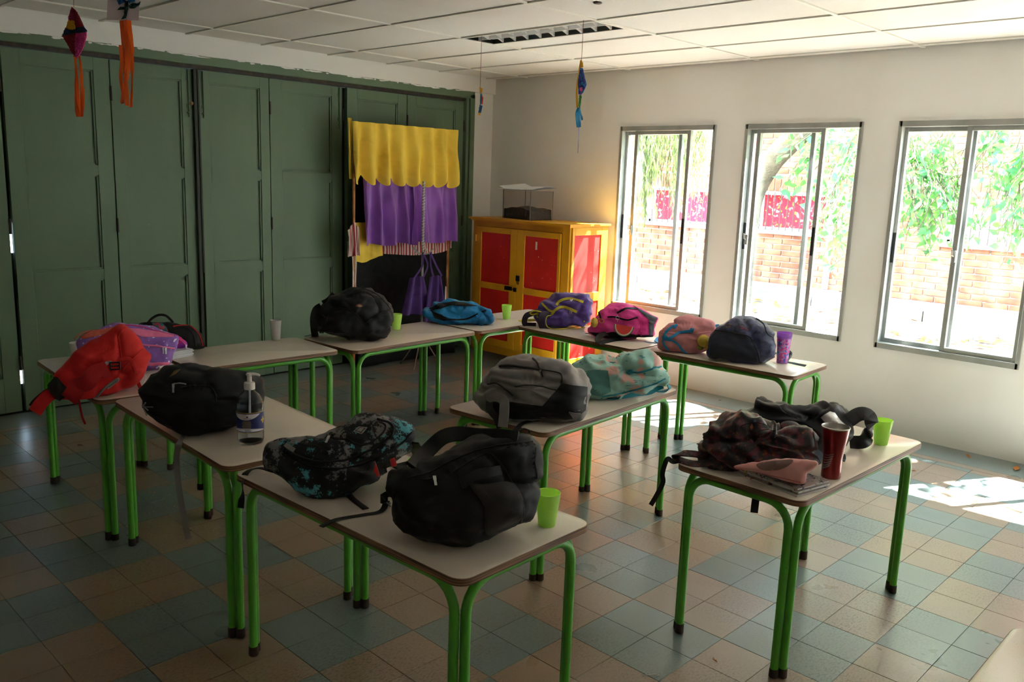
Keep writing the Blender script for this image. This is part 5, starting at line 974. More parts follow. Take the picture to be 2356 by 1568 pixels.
pw = mat('pump_white', srgb(226, 218, 212), .4); q = MB(); q.lathe([(0, .21), (.0205, .21), (.0205, .232), (.019, .236), (.009, .238), (.009, .262), (.0125, .264), (.0125, .268), (.010, .272), (0, .272)], 22); pm_ = q.obj('pump', pw, t)
d_ = V((RT.x, RT.y, 0)).normalized(); q = MB(); q.tube(crom([V((0, 0, .267)), d_*.015+V((0, 0, .269)), d_*.034+V((0, 0, .266)), d_*.040+V((0, 0, .262))], 4), [.006, .006, .006, .006, .006, .006, .0055, .0055, .0055, .005, .005, .0045, .004], 8); q.obj('spout', pw, pm_)
q = MB(); q.tube([V((0, 0, .21)), V((-.001, 0, .12)), d_*-.012+V((0, 0, .02))], .004, 8); q.obj('dip_tube', fro, pm_)
th0 = math.atan2(-t.location.y, -t.location.x)+.0
def band(r, a0, a1, zlo, zhi, name, m, par, n_=24):
    q = MB(); vs = []
    for i in range(n_+1): a = a0+(a1-a0)*i/n_; lo = zlo(i/n_) if callable(zlo) else zlo; hi = zhi(i/n_) if callable(zhi) else zhi; vs += [(r*math.cos(a), r*math.sin(a), lo), (r*math.cos(a), r*math.sin(a), hi)]
    q.add(vs, [[2*i, 2*i+2, 2*i+3, 2*i+1] for i in range(n_)]); return q.obj(name, m, par)
navyl = mat('label_blue', srgb(26, 40, 104), .4); wht = mat('label_white', srgb(214, 214, 222), .4); gold = mat('label_gold', srgb(190, 168, 60), .4)
lb = band(.0514, th0-1.5, th0+1.5, .052, .128, 'label', navyl, t)
band(.0517, th0-1.5, th0+.75, lambda u: .1225-.022*math.sin(PI*u)**.8-.0, .1235, 'label_swoosh', wht, lb); band(.0517, th0-1.5, th0+1.2, .055, lambda u: .0555+.012*math.sin(PI*min(1, u*.9+.1))**.7, 'label_swoosh', wht, lb)
band(.0517, th0-1.5, th0+1.5, .1265, .129, 'gold_line', gold, lb); band(.0517, th0-1.5, th0+1.5, .0495, .0515, 'gold_line', gold, lb)
for k in range(7): band(.0518, th0-.55-.04*(k % 3), th0+.02+.05*(k % 2), .094-k*.0042, .0955-k*.0042, 'text_line', gold, lb, 4)
band(.0520, th0-.28, th0-.16, .110, .1155, 'crest', navyl, lb, 3); band(.0520, th0-.5, th0+.06, .1055, .107, 'text_line', navyl, lb, 4); band(.0520, th0-.42, th0+.0, .0615, .0635, 'text_line', navyl, lb, 4); band(.0520, th0-.42, th0+.04, .0565, .0585, 'text_line', navyl, lb, 4)
band(.0520, th0+.98, th0+1.12, .082, .108, 'cross', gold, lb, 3); band(.0520, th0+.85, th0+1.25, .091, .099, 'cross', gold, lb, 5)
# notebooks by the lilac backpack
nb = thing('notebook_stack', 'stack of white paper notebooks beside the lilac backpack', 'notebooks', atz(420, 815, HT)); E1, E2 = atz(398, 826, HT), atz(444, 818, HT); u_ = (E2-E1).normalized(); v_ = V((-u_.y, u_.x, 0))
for k in range(6):
    q = MB(); o_ = E1+u_*(.004*((k*5) % 3))+v_*.003*(k % 2); d1, d2 = u_*((E2-E1).length), v_*.2; z = HT+.0005+k*.0065; P_ = [o_-u_*.12, o_+d1, o_+d1+d2, o_-u_*.12+d2]
    q.add([V((p.x, p.y, z)) for p in P_]+[V((p.x, p.y, z+.0055)) for p in P_], [(3, 2, 1, 0), (4, 5, 6, 7), (0, 1, 5, 4), (1, 2, 6, 5), (2, 3, 7, 6), (3, 0, 4, 7)]); q.v = [tuple(V(p)-nb.location) for p in q.v]; q.obj('notebook', mat('paper', srgb(214, 216, 222), .8), nb)
# wrapper
p_ = atz(330, 882, HT); q = MB(); q.tube(crom([V((0, 0, .002)), V((.02, .02, .01)), V((.03, .045, .03)), V((.015, .05, .035)), V((0, .03, .015))], 4), .003, 5, flat=.3); o = q.obj('plastic_strip', fro); o.location = p_; tag(o, 'small curl of clear plastic between the red and black backpacks', 'wrapper')
# ================================================================== cupboard
och = mat('ochre_paint', srgb(206, 146, 22), .45, (25, .3, .002), [(4, srgb(190, 130, 20), .4, .7, 4), (70, srgb(226, 200, 130), .74, .76, 2)]); redw = mat('red_enamel', srgb(196, 34, 28), .38, (20, .2, .002), [(5, srgb(178, 28, 24), .4, .7, 4), (45, srgb(226, 200, 190), .755, .765, 2)], spec=.5)
cw = thing('cupboard', 'yellow ochre cupboard with red door panels standing by the corner', 'cupboard', (5.57, 4.76, 0))
D, W, ZB, ZT2 = .50, 1.20, .085, 1.315
def cbx(lo, hi, name, m, par=cw, bev=.003, **k): q = MB(); q.box(lo, hi, bev=bev); return q.obj(name, m, par, **k)
q = MB(); q.box((.02, .0, ZB), (D, .02, ZT2)); q.box((.02, W-.02, ZB), (D, W, ZT2)); q.box((D-.015, .02, ZB), (D, W-.02, ZT2)); q.box((.02, .02, ZB), (D, W-.02, ZB+.02)); q.box((.02, .02, .70), (D-.02, W-.02, .72)); q.obj('carcass', och, cw)
q = MB(); q.prism([(-.035, -.03), (D+.02, -.03), (D+.02, W+.035), (-.035, W+.035)], 1.330, 1.345); q.prism([(-.02, -.015), (D+.01, -.015), (D+.01, W+.02), (-.02, W+.02)], 1.315, 1.330); q.obj('top_board', och, cw)
q = MB(); q.box((0, 0, ZB), (.02, .085, ZT2), bev=.002); q.box((0, W-.05, ZB), (.02, W, ZT2), bev=.002); q.box((0, .085, ZT2-.05), (.02, W-.05, ZT2), bev=.002); q.box((0, .085, ZB), (.02, W-.05, ZB+.07), bev=.002); q.obj('face_frame', och, cw)
for (a, c) in ((.088, .605), (.609, W-.053)):
    d = thing('door', 'x', 'x'); del d['label']; del d['category']; d.parent = cw
    q = MB(); s_ = .068 if a > .5 else .04
    pa, pc = (.116-.0, .510) if a < .5 else (.69, 1.072)
    for lo, hi in (((-.018, a, ZB+.073), (.0, pa, ZT2-.053)), ((-.018, pc, ZB+.073), (.0, c, ZT2-.053)), ((-.018, pa, ZB+.073), (.0, pc, .225)), ((-.018, pa, .69), (.0, pc, .748)), ((-.018, pa, 1.212), (.0, pc, ZT2-.053))): q.box(lo, hi, bev=.002)
    q.obj('rails', och, d)
    for z0, z1 in ((.223, .692), (.746, 1.214)): q = MB(); q.box((-.010, pa-.002, z0), (-.002, pc+.002, z1)); q.obj('panel', redw, d)
    for z in (.3, 1.15):
        q = MB(); y = a+.002 if a < .5 else c-.002; q.tube([(-.02, y, z-.03), (-.02, y, z+.03)], .006, 8); q.obj('hinge', och, d)
q = MB()
for z0, z1 in ((.36-.02, .752), (.29, .17)): pass
for lo, hi in (((.02, -.016, ZB), (.05, .0, ZT2)), ((D-.09, -.016, ZB), (D, .0, ZT2)), ((.05, -.016, ZB), (D-.09, 0, ZB+.085)), ((.05, -.016, .665), (D-.09, 0, .745)), ((.05, -.016, 1.25), (D-.09, 0, ZT2))): q.box(lo, hi, bev=.002)
q.obj('side_frame', och, cw)
for z0, z1 in ((ZB+.083, .667), (.743, 1.252)): q = MB(); q.box((.048, -.008, z0), (D-.088, -.001, z1)); q.obj('side_panel', redw, cw)
iron = mat('black_iron', srgb(26, 26, 26), .45, metal=.6)
q = MB(); q.box((-.028, .555, .80), (-.018, .60, .85), bev=.002); q.tube([(-.03, .578, .80), (-.034, .57, .78), (-.03, .56, .77), (-.026, .565, .80)], .004, 6); q.obj('hasp', iron, cw)
q = MB(); q.box((-.028, .645, .705), (-.018, .74, .742), bev=.002); q.box((-.03, .59, .70), (-.018, .625, .738), bev=.002); q.tube([(-.026, .63, .722), (-.026, .66, .722)], .005, 8); q.obj('bolt', iron, cw)
for x in (.03, D-.05):
    for y in (.02, W-.06): cbx((x, y, 0), (x+.04, y+.04, ZB+.001), 'foot', och)
q = MB(); q.box((-.0125, .265+.1, 1.10), (-.0095, .285+.1, 1.17), bev=.001); q.obj('sticker_remnant', mat('sticker', srgb(210, 190, 180), .7), cw)
# terrarium
c1, c2, c3 = V((5.656, 5.316, 1.3455)), V((5.717, 5.722, 1.3455)), V((5.96, 5.36, 1.3455)); e1 = (c2-c1); e2 = V((-e1.y, e1.x, 0)).normalized()*-.26
if e2.x < 0: e2 = -e2
tr_ = thing('terrarium', 'clear box half filled with dark soil on top of the cupboard', 'terrarium', c1)
P4 = [V((0, 0, 0)), e1, e1+e2, e2]; acr = bpy.data.materials.new('dusty_acrylic'); acr.use_nodes = True; n_ = acr.node_tree; n_.nodes.clear(); o_ = n_.nodes.new('ShaderNodeOutputMaterial'); t_ = n_.nodes.new('ShaderNodeBsdfTransparent'); t_.inputs[0].default_value = (.95, .945, .94, 1); d_2 = n_.nodes.new('ShaderNodeBsdfPrincipled'); d_2.inputs['Base Color'].default_value = col(srgb(150, 142, 132)); d_2.inputs['Roughness'].default_value = .2; x_ = n_.nodes.new('ShaderNodeMixShader'); x_.inputs[0].default_value = .045
n_.links.new(t_.outputs[0], x_.inputs[1]); n_.links.new(d_2.outputs[0], x_.inputs[2]); n_.links.new(x_.outputs[0], o_.inputs[0])
cen = (e1+e2)/2
for i in range(4):
    a, b_ = P4[i], P4[(i+1) % 4]; nn_ = ((a+b_)/2-cen).normalized()*.004; q = MB(); q.add([a, b_, b_-nn_, a-nn_]+[v+V((0, 0, .262)) for v in (a, b_, b_-nn_, a-nn_)], [(3, 2, 1, 0), (4, 5, 6, 7), (0, 1, 5, 4), (1, 2, 6, 5), (2, 3, 7, 6), (3, 0, 4, 7)]); q.obj('side_pane', acr, tr_)
    q = MB(); q.tube([a, a+V((0, 0, .262))], .0035, 6); q.obj('corner_seam', mat('acrylic_edge', srgb(110, 108, 104), .3), tr_)
q = MB(); N_ = 10; vs = []; fs = []
for i in range(N_+1):
    for j in range(N_+1): u, v2 = .02+.96*i/N_, .02+.96*j/N_; vs.append(e1*u+e2*v2+V((0, 0, .09+.022*noise.noise(V((u*3, v2*3, 1)))+.02*math.sin(PI*u))))
for i in range(N_):
    for j in range(N_): a = i*(N_+1)+j; fs.append([a, a+1, a+N_+2, a+N_+1])
k0 = len(vs); vs += [e1*.02+e2*.02+V((0, 0, .003)), e1*.98+e2*.02+V((0, 0, .003)), e1*.98+e2*.98+V((0, 0, .003)), e1*.02+e2*.98+V((0, 0, .003))]
fs += [[k0, k0+1]+[i*(N_+1) for i in range(N_, -1, -1)], [k0+1, k0+2]+[N_*(N_+1)+j for j in range(N_, -1, -1)], [k0+2, k0+3]+[i*(N_+1)+N_ for i in range(N_+1)], [k0+3, k0]+[j for j in range(N_+1)], [k0+3, k0+2, k0+1, k0]]
q.add(vs, fs); q.obj('soil', mat('dark_soil', srgb(46, 38, 32), .95, (60, .9, .01), (30, srgb(80, 66, 54), .55, .7, 3)), tr_)
for k, (sx, sy, dz, ry) in enumerate(((-.05, -.06, .2635, 0), (.0, .03, .2665, .25), (-.02, -.1, .2695, -.12))):
    q = MB(); n1 = 8; vs = []
    for i in range(n1+1):
        for j in range(5):
            u, v2 = i/n1, j/4; p_ = cen+Matrix.Rotation(ry, 3, 'Z') @ ((u-.5)*e1.normalized()*.50+(v2-.5)*e2.normalized()*.30)+V((sx*.3, sy*.3, dz+.022*max(0, (.35-u))**1.5*(k == 1)*4+.002*math.sin(u*9+k)+.028*v2+.03*max(0, u-.8)*5*(k == 0))); vs.append(p_)
    m1 = len(vs); vs += [v+V((0, 0, .0012)) for v in vs]; fs = []
    for i in range(n1):
        for j in range(4): a = i*5+j; fs += [[a, a+5, a+6, a+1], [m1+a, m1+a+1, m1+a+6, m1+a+5]]
    q.add(vs, fs); o = q.obj('paper_sheet', mat('white_paper', srgb(226, 226, 230), .7)); o.location = c1; tag(o, ['lowest white sheet of paper lying over the terrarium', 'middle white sheet over the terrarium with its corner curled up', 'topmost white sheet of paper lying over the terrarium'][k], 'paper', 'papers on the terrarium')

# ================================================================== puppet theatre
pt_ = thing('puppet_theatre', 'puppet theatre screen with yellow scalloped valance and purple satin curtains against the green doors', 'puppet theatre', (4.9, 6.2, 0))
def cloth(name, m, x0, x1, top, bot, Y, amp, freq, nx=70, nz=14, th=.002, pin=.3, ph=0, par=pt_, **k):
    q = MB(); vs = []
    for i in range(nx+1):
        u = i/nx; x = x0+(x1-x0)*u; zt = top(u) if callable(top) else top; zb = bot(u) if callable(bot) else bot
        for j in range(nz+1):
            v2 = j/nz; w2 = pin+(1-pin)*min(1, v2*1.6); y = Y-amp*w2*(.5+.5*math.sin(u*freq*2*PI+ph+.7*math.sin(u*5+v2)+noise.noise(V((u*6, v2*1.5, ph)))*1.2)); vs.append((x-4.9+.004*math.sin(v2*6+u*20), y-6.2, zt+(zb-zt)*v2))
    n0 = len(vs); vs += [(a, b_+th, c_) for a, b_, c_ in vs]; fs = []
    for i in range(nx):
        for j in range(nz): a = i*(nz+1)+j; fs += [[a, a+1, a+nz+2, a+nz+1], [n0+a, n0+a+nz+1, n0+a+nz+2, n0+a+1]]
    q.add(vs, fs); return q.obj(name, m, par, sharp=80, **k)
yc = fabric('yellow_cotton', srgb(232, 198, 76), srgb(222, 186, 64), .8, 5); sat = mat('purple_satin', srgb(140, 80, 176), .33, (8, .2, .006), [(5, srgb(116, 62, 150), .4, .7, 3)], sheen=.3, spec=.6)
stripe = bpy.data.materials.new('red_striped_cotton'); stripe.use_nodes = True; N = stripe.node_tree.nodes; L = stripe.node_tree.links; bs = N['Principled BSDF']; bs.inputs['Roughness'].default_value = .85
tc = N.new('ShaderNodeTexCoord'); wv = N.new('ShaderNodeTexWave'); wv.bands_direction = 'X'; wv.inputs['Scale'].default_value = 9.5; wv.inputs['Distortion'].default_value = .15; cr = N.new('ShaderNodeValToRGB'); cr.color_ramp.interpolation = 'CONSTANT'; cr.color_ramp.elements[0].color = col(srgb(206, 190, 184)); cr.color_ramp.elements[1].position = .5; cr.color_ramp.elements[1].color = col(srgb(158, 44, 50)); L.new(tc.outputs['Object'], wv.inputs['Vector']); L.new(wv.outputs[0], cr.inputs[0]); L.new(cr.outputs[0], bs.inputs['Base Color'])
bkc = fabric('black_felt', srgb(14, 14, 16), srgb(11, 11, 13), .9, sheen=.05)
q = MB(); q.box((-.52, .012, .0), (.56, .03, 2.08)); q.obj('black_backing', bkc, pt_)
q = MB(); q.tube([(-.55, -.03, 0), (-.55, -.03, 2.1)], .013, 8); q.obj('upright', mat('pine_batten', srgb(186, 120, 66), .6, var=(12, srgb(150, 90, 48), .45, .6)), pt_)
q = MB(); q.tube([(.56, .0, 0), (.56, .0, 2.1)], .013, 8); q.obj('upright', MATS['pine_batten'], pt_)
q = MB(); q.box((-.59, -.055, 2.075), (.57, -.02, 2.10)); q.obj('top_rail', MATS['pine_batten'], pt_)
cloth('striped_pelmet', stripe, 4.30, 5.50, 1.13, lambda u: .995+.015*math.sin(u*7)+.03*(u > .9)*(u-.9)*10, 6.195, .015, 9)
cloth('striped_side_cloth', stripe, 4.265, 4.375, lambda u: 1.30-.12*abs(u-.6), lambda u: 1.01, 6.14, .03, 2.2, 20)
cloth('striped_tail', stripe, 4.33, 4.375, 1.0, .62, 6.165, .01, 1, 8, 8)
cloth('purple_curtain', sat, 4.42, 4.985, 1.72, lambda u: 1.095+.012*math.sin(u*11), 6.155, .085, 4.2, 80, 18); cloth('purple_curtain', sat, 4.95, 5.475, 1.72, lambda u: 1.10+.01*math.sin(u*9), 6.150, .075, 3.1, 70, 18, ph=2)
cloth('yellow_sash', yc, 4.37, 4.66, 1.29, lambda u: .955+.02*u-.02*math.sin(u*5), 6.178, .02, 1.6, 26, 14)
scal = lambda u: 1.70-.085*abs(math.sin(PI*(u*7.6+.35)))-.015*u
cloth('yellow_valance', yc, 4.285, 5.465, lambda u: 2.135-.0*u, scal, 6.125, .085, 7.5, 230, 18, pin=.45)
q = MB(); q.box((-.63, -.03, 2.05), (-.60, .02, 2.17), bev=.01)
cloth('valance_side', yc, 4.262, 4.30, 2.16, 1.66, 6.135, .03, 1, 10, 12)
q = MB(); vs = []
cloth('black_floor_cloth', bkc, 4.38, 5.52, .34, .01, 6.17, .04, 2.2, 40, 10)

# coat stand with purple aprons
cs = thing('coat_stand', 'slim coat stand with a twisted white and grey pole before the puppet theatre', 'coat stand', (4.90, 5.90, 0))
q = MB(); q.tube([(0, 0, .28), (0, 0, 1.66)], .011, 10); q.obj('pole', mat('stand_grey', srgb(150, 148, 142), .6), cs)
q = MB(); q.tube([(.011*math.cos(i*1.05), .011*math.sin(i*1.05), 1.02+i*.0042) for i in range(150)], .0042, 5); q.obj('twisted_cord', mat('white_cord', srgb(206, 200, 190), .7), cs)
for k in range(5):
    a = k*2*PI/5+.5; q = MB(); q.tube(crom([V((0, 0, 1.02)), V((.05*math.cos(a), .05*math.sin(a), 1.03)), V((.10*math.cos(a), .10*math.sin(a), 1.075))], 4), .006, 6); q.obj('hook', MATS['stand_grey'], cs)
for k in range(4):
    a = k*PI/2+.55; q = MB(); q.tube([(0, 0, .30), (.20*math.cos(a), .20*math.sin(a), .006)], .006, 6); q.obj('leg', mat('brown_leg', srgb(120, 96, 84), .5), cs)
    del q
ap = fabric('purple_apron_cloth', srgb(78, 46, 112), srgb(60, 36, 90), .75, 6)
for n_, (dx, dy, x0, x1, lab, zb) in enumerate(((-.02, -.08, -.21, .05, 'purple cloth apron hanging on the left side of the coat stand', .50), (.05, -.11, -.08, .15, 'purple apron with a pale oval patch hanging at the front of the coat stand', .42))):
    t = thing('apron', lab, 'apron', (4.90+dx, 5.90+dy, 0), 0, 'aprons on the coat stand')
    q = MB(); nx, nz = 36, 16; vs = []
    for i in range(nx+1):
        for j in range(nz+1):
            u, v2 = i/nx, j/nz; zt = .84-.03*abs(u-.5); w2 = .45+.55*v2; xm = (x0+x1)/2; x = xm+(x0+(x1-x0)*u-xm)*w2*1.25; y = -.035*math.sin(u*2*PI*2.4+n_)*(.4+.6*v2)+.04*(2*u-1)**2; vs.append((x, y, zt+(zb-zt)*v2))
    n0 = len(vs); vs += [(a, b_+.003, c_) for a, b_, c_ in vs]; fs = []
    for i in range(nx):
        for j in range(nz): a = i*(nz+1)+j; fs += [[a, a+1, a+nz+2, a+nz+1], [n0+a, n0+a+nz+1, n0+a+nz+2, n0+a+1]]
    q.add(vs, fs); q.obj('apron_body', ap, t, sharp=80)
    for s_ in (-1, 1): q = MB(); q.v = []; r_ = ribbon(crom([V((s_*.05+(x0+x1)/2, 0, .83)), V((s_*.03, .02, .93)), V((0, .03-dy*.3, 1.04))], 5), .016, .003, V((-.5, -.8, 0))); r_.obj('neck_strap', ap, t)
    if n_: q = MB(); q.lathe([(0, 0), (.026, .0), (.026, .002), (0, .002)], 20, M=Matrix.Translation((.085, -.055, .66)) @ Matrix.Rotation(.6, 4, 'Z') @ Matrix.Diagonal((1, 1, 3.2, 1)) @ Matrix.Rotation(PI/2, 4, 'X')); q.obj('oval_patch', fabric('pale_patch', srgb(190, 176, 176)), t)

# ================================================================== hanging decorations
def string(t, top, bot): q = MB(); q.tube([top-t.location, bot-t.location], .0016, 5); return q.obj('string', mat('brown_string', srgb(130, 84, 66), .8), t)
def puff(t, poly, m, name, dep, th=.02, par=None, dens=3, seed=1):
    """crumpled crepe paper filling an outline: many small tufts in one part, on a card"""
    rr = random.Random(seed); q = MB(); xs = [p[0] for p in poly]; ys_ = [p[1] for p in poly]
    def inside(x, y):
        c_ = False
        for i in range(len(poly)):
            (x1_, y1_), (x2_, y2_) = poly[i-1], poly[i]
            if (y1_ > y) != (y2_ > y) and x < (x2_-x1_)*(y-y1_)/(y2_-y1_)+x1_: c_ = not c_
        return c_
    P_ = [atd(x, y, dep)-t.location for x, y in poly]; b2 = [p+FW*th*.3 for p in P_]; n_ = len(P_); q.add(P_+b2, [list(range(n_)), list(range(2*n_-1, n_-1, -1))]+[[i, n_+i, n_+(i+1) % n_, (i+1) % n_] for i in range(n_)])
    st = dens; y = min(ys_)
    while y < max(ys_):
        x = min(xs)
        while x < max(xs):
            a, b_ = x+rr.uniform(-1, 1)*st*.5, y+rr.uniform(-1, 1)*st*.5
            if inside(a, b_):
                c_ = atd(a, b_, dep)-t.location; r_ = st*dep/FPX*.75; k = [V((rr.uniform(-1, 1), rr.uniform(-1, 1), rr.uniform(-1, 1))).normalized()*r_ for _ in range(4)]
                for s_ in (-1, 1): o_ = FW*s_*th*.15; q.add([c_+o_+v for v in k]+[c_+o_-FW*r_*s_*-1], [[0, 1, 4], [1, 2, 4], [2, 3, 4], [3, 0, 4], [0, 2, 1]])
            x += st
        y += st
    return q.obj(name, m, par or t, sharp=20)
crepe = plastic('orange_crepe', srgb(244, 112, 26), .35)
def streamer(t, pts, dep, w_, m=crepe, name='streamer'):
    P_ = crom([atd(x, y, dep+dz)-t.location for x, y, dz in pts], 6)
    return ribbon(P_, w_, .0012, lambda u: (-FW+RT*.8*math.sin(u*5+pts[0][0])).normalized()).obj(name, m, t, sharp=60)
k_ = lambda L_: cv(L_, 120, 0, 5.6)
de = 4.8; c_ = atd(*k_([(280, 90)])[0], de); t = thing('paper_kite', 'hanging diamond of red pink and blue crumpled paper with orange streamers', 'kite', c_)
string(t, V((c_.x, c_.y, ZC)), c_)
ca = mat('crepe_crimson', srgb(140, 24, 44), .8); cb_ = mat('crepe_rose', srgb(200, 60, 130), .8); cc_ = mat('crepe_yellow', srgb(216, 164, 36), .8); cd_ = mat('crepe_navy', srgb(22, 52, 80), .8)
puff(t, k_([(250, 85), (300, 130), (350, 210), (410, 345), (300, 355), (285, 260), (275, 170)]), ca, 'red_paper', de, seed=1); puff(t, k_([(250, 85), (275, 170), (285, 265), (205, 262), (215, 200)]), mat('crepe_plum', srgb(150, 40, 80), .8), 'plum_paper', de, seed=2)
puff(t, k_([(205, 262), (285, 265), (300, 375), (240, 385), (175, 365)]), cc_, 'yellow_paper', de, seed=3); puff(t, k_([(175, 365), (240, 385), (300, 375), (300, 355), (410, 345), (450, 395), (430, 415), (260, 435), (130, 465), (155, 385)]), cd_, 'blue_paper', de, seed=4)
puff(t, k_([(130, 465), (260, 435), (300, 430), (290, 600), (300, 740), (240, 660), (190, 560)]), ca, 'red_paper', de, seed=5); puff(t, k_([(300, 430), (440, 412), (440, 470), (410, 580), (360, 690), (310, 755), (290, 600)]), cb_, 'rose_paper', de, seed=6)
for L_ in ([(290, 730, 0), (310, 900, 0), (300, 1100, .01), (310, 1350, 0), (345, 1500, 0)], [(345, 700, .01), (370, 850, 0), (380, 1050, .02), (390, 1250, 0), (385, 1500, 0)], [(300, 720, .02), (320, 950, .02), (325, 1200, .02), (365, 1505, .01)]): streamer(t, [(*k_([(a, b_)])[0], d_) for a, b_, d_ in L_], de, [.012, .014, .018, .022, .026])
de = 4.6; c_ = atd(*k_([(945, -330)])[0], de); t = thing('paper_picture', 'hanging pale card with a blue and green tissue paper flower and orange streamers', 'decoration', c_)
string(t, V((c_.x, c_.y, ZC)), c_)
P_ = [atd(*q_, de+.006)-c_ for q_ in k_([(730, -300), (1140, -330), (1115, 262), (700, 258)])]; q = MB(); q.add(P_+[p+FW*.002 for p in P_], [(0, 1, 2, 3), (7, 6, 5, 4), (0, 4, 5, 1), (1, 5, 6, 2), (2, 6, 7, 3), (3, 7, 4, 0)]); q.obj('card', mat('lilac_card', srgb(206, 190, 196), .8), t)
cg = mat('crepe_green', srgb(14, 72, 64), .8); puff(t, k_([(935, 10), (980, 10), (975, 120), (950, 230), (890, 248), (925, 190), (935, 100)]), cg, 'flower_stem', de, .01, dens=2.5); puff(t, k_([(840, 125), (880, 85), (950, 90), (930, 120)]), cg, 'flower_leaf', de, .01, dens=2.5); puff(t, k_([(985, 80), (1040, 35), (1100, 45), (1140, 15), (1125, 60), (1060, 105), (1000, 105)]), cg, 'flower_leaf', de, .01, dens=2.5)
puff(t, k_([(860, 60), (820, -20), (840, -180), (930, -230), (1050, -200), (1090, -60), (1060, 20), (990, 30), (960, -20), (920, 30)]), mat('crepe_blue', srgb(16, 92, 150), .8), 'flower_petals', de, .01, dens=3)
for L_, w_ in (([(935, 262, 0), (950, 450, 0), (985, 700, 0), (960, 950, .01), (900, 1330, 0)], [.040, .040, .034, .026, .020]), ([(895, 262, .01), (905, 500, .01), (930, 800, .01), (960, 1150, 0), (965, 1360, 0)], [.026, .026, .022, .018, .022]), ([(880, 580, 0), (895, 800, 0), (885, 1000, .01), (905, 1200, .01), (905, 1335, 0)], .018), ([(985, 262, 0), (1010, 500, 0), (1030, 800, .01), (1030, 1100, 0), (1015, 1380, 0)], [.024, .026, .018, .014, .026])): streamer(t, [(*k_([(a, b_)])[0], d_) for a, b_, d_ in L_], de, w_)
k_ = lambda L_: cv(L_, 1080, 0, 4.125)
de = 5.906; T_ = atz(1106, 86, ZC); c_ = atd(*k_([(103, 830)])[0], de); t = thing('paper_ornament', 'small blue and yellow paper ornament hanging edge on before the window wall', 'decoration', c_); string(t, V((c_.x, c_.y, ZC)), c_)
puff(t, k_([(95, 825), (125, 840), (120, 885), (100, 880)]), cc_, 'yellow_paper', de, dens=1.6); puff(t, k_([(104, 885), (122, 890), (120, 985), (100, 990)]), mat('crepe_cyan', srgb(40, 150, 190), .8), 'cyan_paper', de, dens=1.6); puff(t, k_([(98, 990), (124, 1005), (110, 1070), (84, 1070)]), mat('crepe_blue', srgb(16, 92, 150), .8), 'blue_paper', de, dens=1.6); puff(t, k_([(118, 895), (132, 930), (124, 990), (114, 985)]), mat('crepe_red', srgb(210, 50, 60), .8), 'red_paper', de-.01, dens=1.6); puff(t, k_([(82, 1068), (106, 1070), (100, 1093), (84, 1090)]), cc_, 'yellow_paper', de, dens=1.6)
de = 5.2; c_ = atd(*k_([(1065, 572)])[0], de); t = thing('paper_kite', 'slim blue and purple crumpled paper kite edged in yellow hanging before the window wall', 'kite', c_); string(t, V((c_.x, c_.y, ZC)), c_)
puff(t, k_([(1062, 570), (1078, 600), (1082, 635), (1060, 640), (1050, 620)]), cc_, 'yellow_paper', de, dens=1.8); puff(t, k_([(1052, 640), (1078, 650), (1098, 740), (1114, 800), (1085, 870), (1060, 900), (1035, 890), (1030, 760)]), mat('crepe_violet', srgb(60, 70, 150), .8, var=[(60, srgb(50, 130, 180), .5, .54), (50, srgb(120, 50, 140), .6, .63)]), 'blue_paper', de, dens=1.8)
puff(t, k_([(1045, 900), (1066, 905), (1060, 960), (1050, 1030), (1036, 1000)]), mat('crepe_leaf', srgb(60, 150, 60), .8), 'green_paper', de, dens=1.8); puff(t, k_([(1050, 830), (1072, 832), (1068, 866), (1050, 860)]), mat('crepe_pink', srgb(224, 90, 130), .8), 'pink_paper', de-.012, dens=1.6)
ribbon(crom([atd(*q_, de+.01)-c_ for q_ in k_([(1060, 572), (1045, 660), (1026, 780), (1018, 900), (1024, 1020)])], 5), .012, .006, -FW).obj('yellow_edge', cc_, t)
blt = plastic('blue_crepe', srgb(30, 140, 190), .3)
for L_, w_ in (([(1035, 1020, 0), (1015, 1090, 0), (1030, 1208, 0)], .016), ([(1038, 1020, .01), (1040, 1120, .01), (1045, 1208, .01)], .02), ([(1042, 1030, 0), (1066, 1110, 0), (1070, 1140, 0)], .012)): streamer(t, [(*k_([(a, b_)])[0], d_) for a, b_, d_ in L_], de, w_, blt)
streamer(t, [(*k_([(a, b_)])[0], d_) for a, b_, d_ in [(1040, 1205, 0), (1035, 1330, 0), (1030, 1452, 0)]], de, .004, mat('lilac_ribbon', srgb(110, 120, 190), .6), 'tail')

# ================================================================== litter on the floor
dl = mat('amber_leaf', srgb(176, 110, 44), .7)
def fleaf(x, y, s_, a, lab):
    p = atz(x, y, 0); q = MB(); u = V((math.cos(a), math.sin(a), 0))*s_; v2 = V((-math.sin(a), math.cos(a), 0))*s_*.42
    q.add([-u+V((0, 0, .002)), -u*.3+v2+V((0, 0, .009)), u*.5+v2*.8+V((0, 0, .004)), u+V((0, 0, .012)), u*.4-v2+V((0, 0, .003)), -u*.4-v2*.9+V((0, 0, .007)), V((0, 0, .002)), -u*1.5+V((0, 0, .004))], [[0, 1, 6], [1, 2, 6], [2, 3, 6], [3, 4, 6], [4, 5, 6], [5, 0, 6], [0, 5, 7]])
    o = q.obj('fallen_leaf', dl); o.location = p; tag(o, lab, 'leaf', 'leaves blown onto the floor')
fleaf(2228, 1050, .032, .5, 'small brown leaf on the floor by the window wall, left of the bigger one'); fleaf(2338, 1078, .045, .1, 'larger amber leaf on the floor at the right edge by the wall'); fleaf(1644, 1520, .011, 1.2, 'tiny dry leaf on the tiles beside the front leg of the right table'); fleaf(2100, 1083, .015, 2, 'small leaf on the floor close to the right table leg')
q = MB(); rr = random.Random(4)
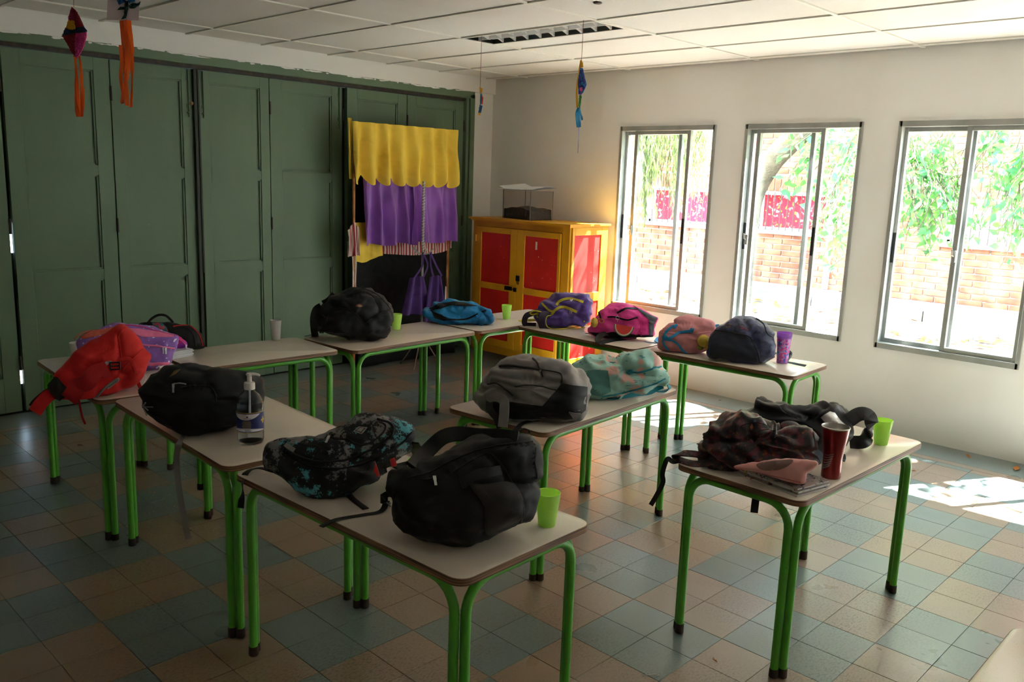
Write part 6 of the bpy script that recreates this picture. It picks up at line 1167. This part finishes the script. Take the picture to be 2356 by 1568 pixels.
for k in range(90):
    p = atz(rr.gauss(370, 35), rr.gauss(1130, 40), 0); r_ = rr.uniform(.002, .006); q.add([p+V((r_, 0, 0)), p+V((0, r_, 0)), p-V((r_, 0, 0)), p-V((0, r_, 0)), p+V((0, 0, r_))], [[0, 1, 4], [1, 2, 4], [2, 3, 4], [3, 0, 4]])
o = q.obj('pencil_shavings', mat('shaving', srgb(180, 120, 90), .8)); tag(o, 'scatter of pencil shavings and crumbs on the floor under the left tables', 'crumbs'); o['kind'] = 'stuff'
p = atz(1500, 1552, 0); q = MB(); q.tube(crom([V((-.03, .02, .001)), V((-.01, .005, .003)), V((.012, -.008, .002)), V((.015, -.02, .002)), V((.004, -.016, .002))], 4), .0015, 5); o = q.obj('thread', mat('white_thread', srgb(190, 190, 190), .8)); o.location = p; tag(o, 'scrap of white thread on the tiles between the front and right tables', 'thread')
# labels for the setting
LAB = {'wall_right': 'pale plaster wall with the row of windows', 'wall_back': 'plaster wall behind the photographer', 'wall_left': 'wall at the unseen left end of the room', 'wall_front': 'white wall strip between the green doors and the corner', 'trim_1': 'white plaster beam with a ragged lower edge over the green doors', 'trim_2': 'green lintel board over the folding doors', 'trim_3': 'dark running rail above the folding doors', 'trim_4': 'green door jamb next to the corner', 'trim_5': 'dark backing behind the folding doors', 'trim_6': 'wall over the doors behind the beam', 'floor': 'checkerboard floor of grey-green and beige tiles', 'floor_2': 'floor beyond the folding doors', 'ceiling': 'suspended ceiling of pale panels in a white grid'}
for k, v in LAB.items():
    o = bpy.data.objects.get(k)
    if o: o['label'] = v
for n in range(len(LE)): bpy.data.objects['door_%d' % (n+1)]['label'] = 'green panelled folding door leaf, %s' % ('out of the picture to the left' if n < 5 else ['cut off by the left edge of the picture', 'wide leaf at the far left of the picture', 'second wide leaf from the left, left of the black gap', 'leaf just right of the black gap', 'leaf just left of the puppet theatre', 'leaf behind the left half of the puppet theatre', 'leaf behind the right half of the puppet theatre'][n-5])
for n in range(len(WINS)): bpy.data.objects['window_%d' % (n+1)]['label'] = 'grey aluminium sliding window, %s' % ['nearest the corner', 'middle one of the three in view', 'at the right edge of the picture', 'first beyond the right edge of the picture', 'second beyond the right edge of the picture, added to light the room', 'third beyond the right edge of the picture, added to light the room'][n]
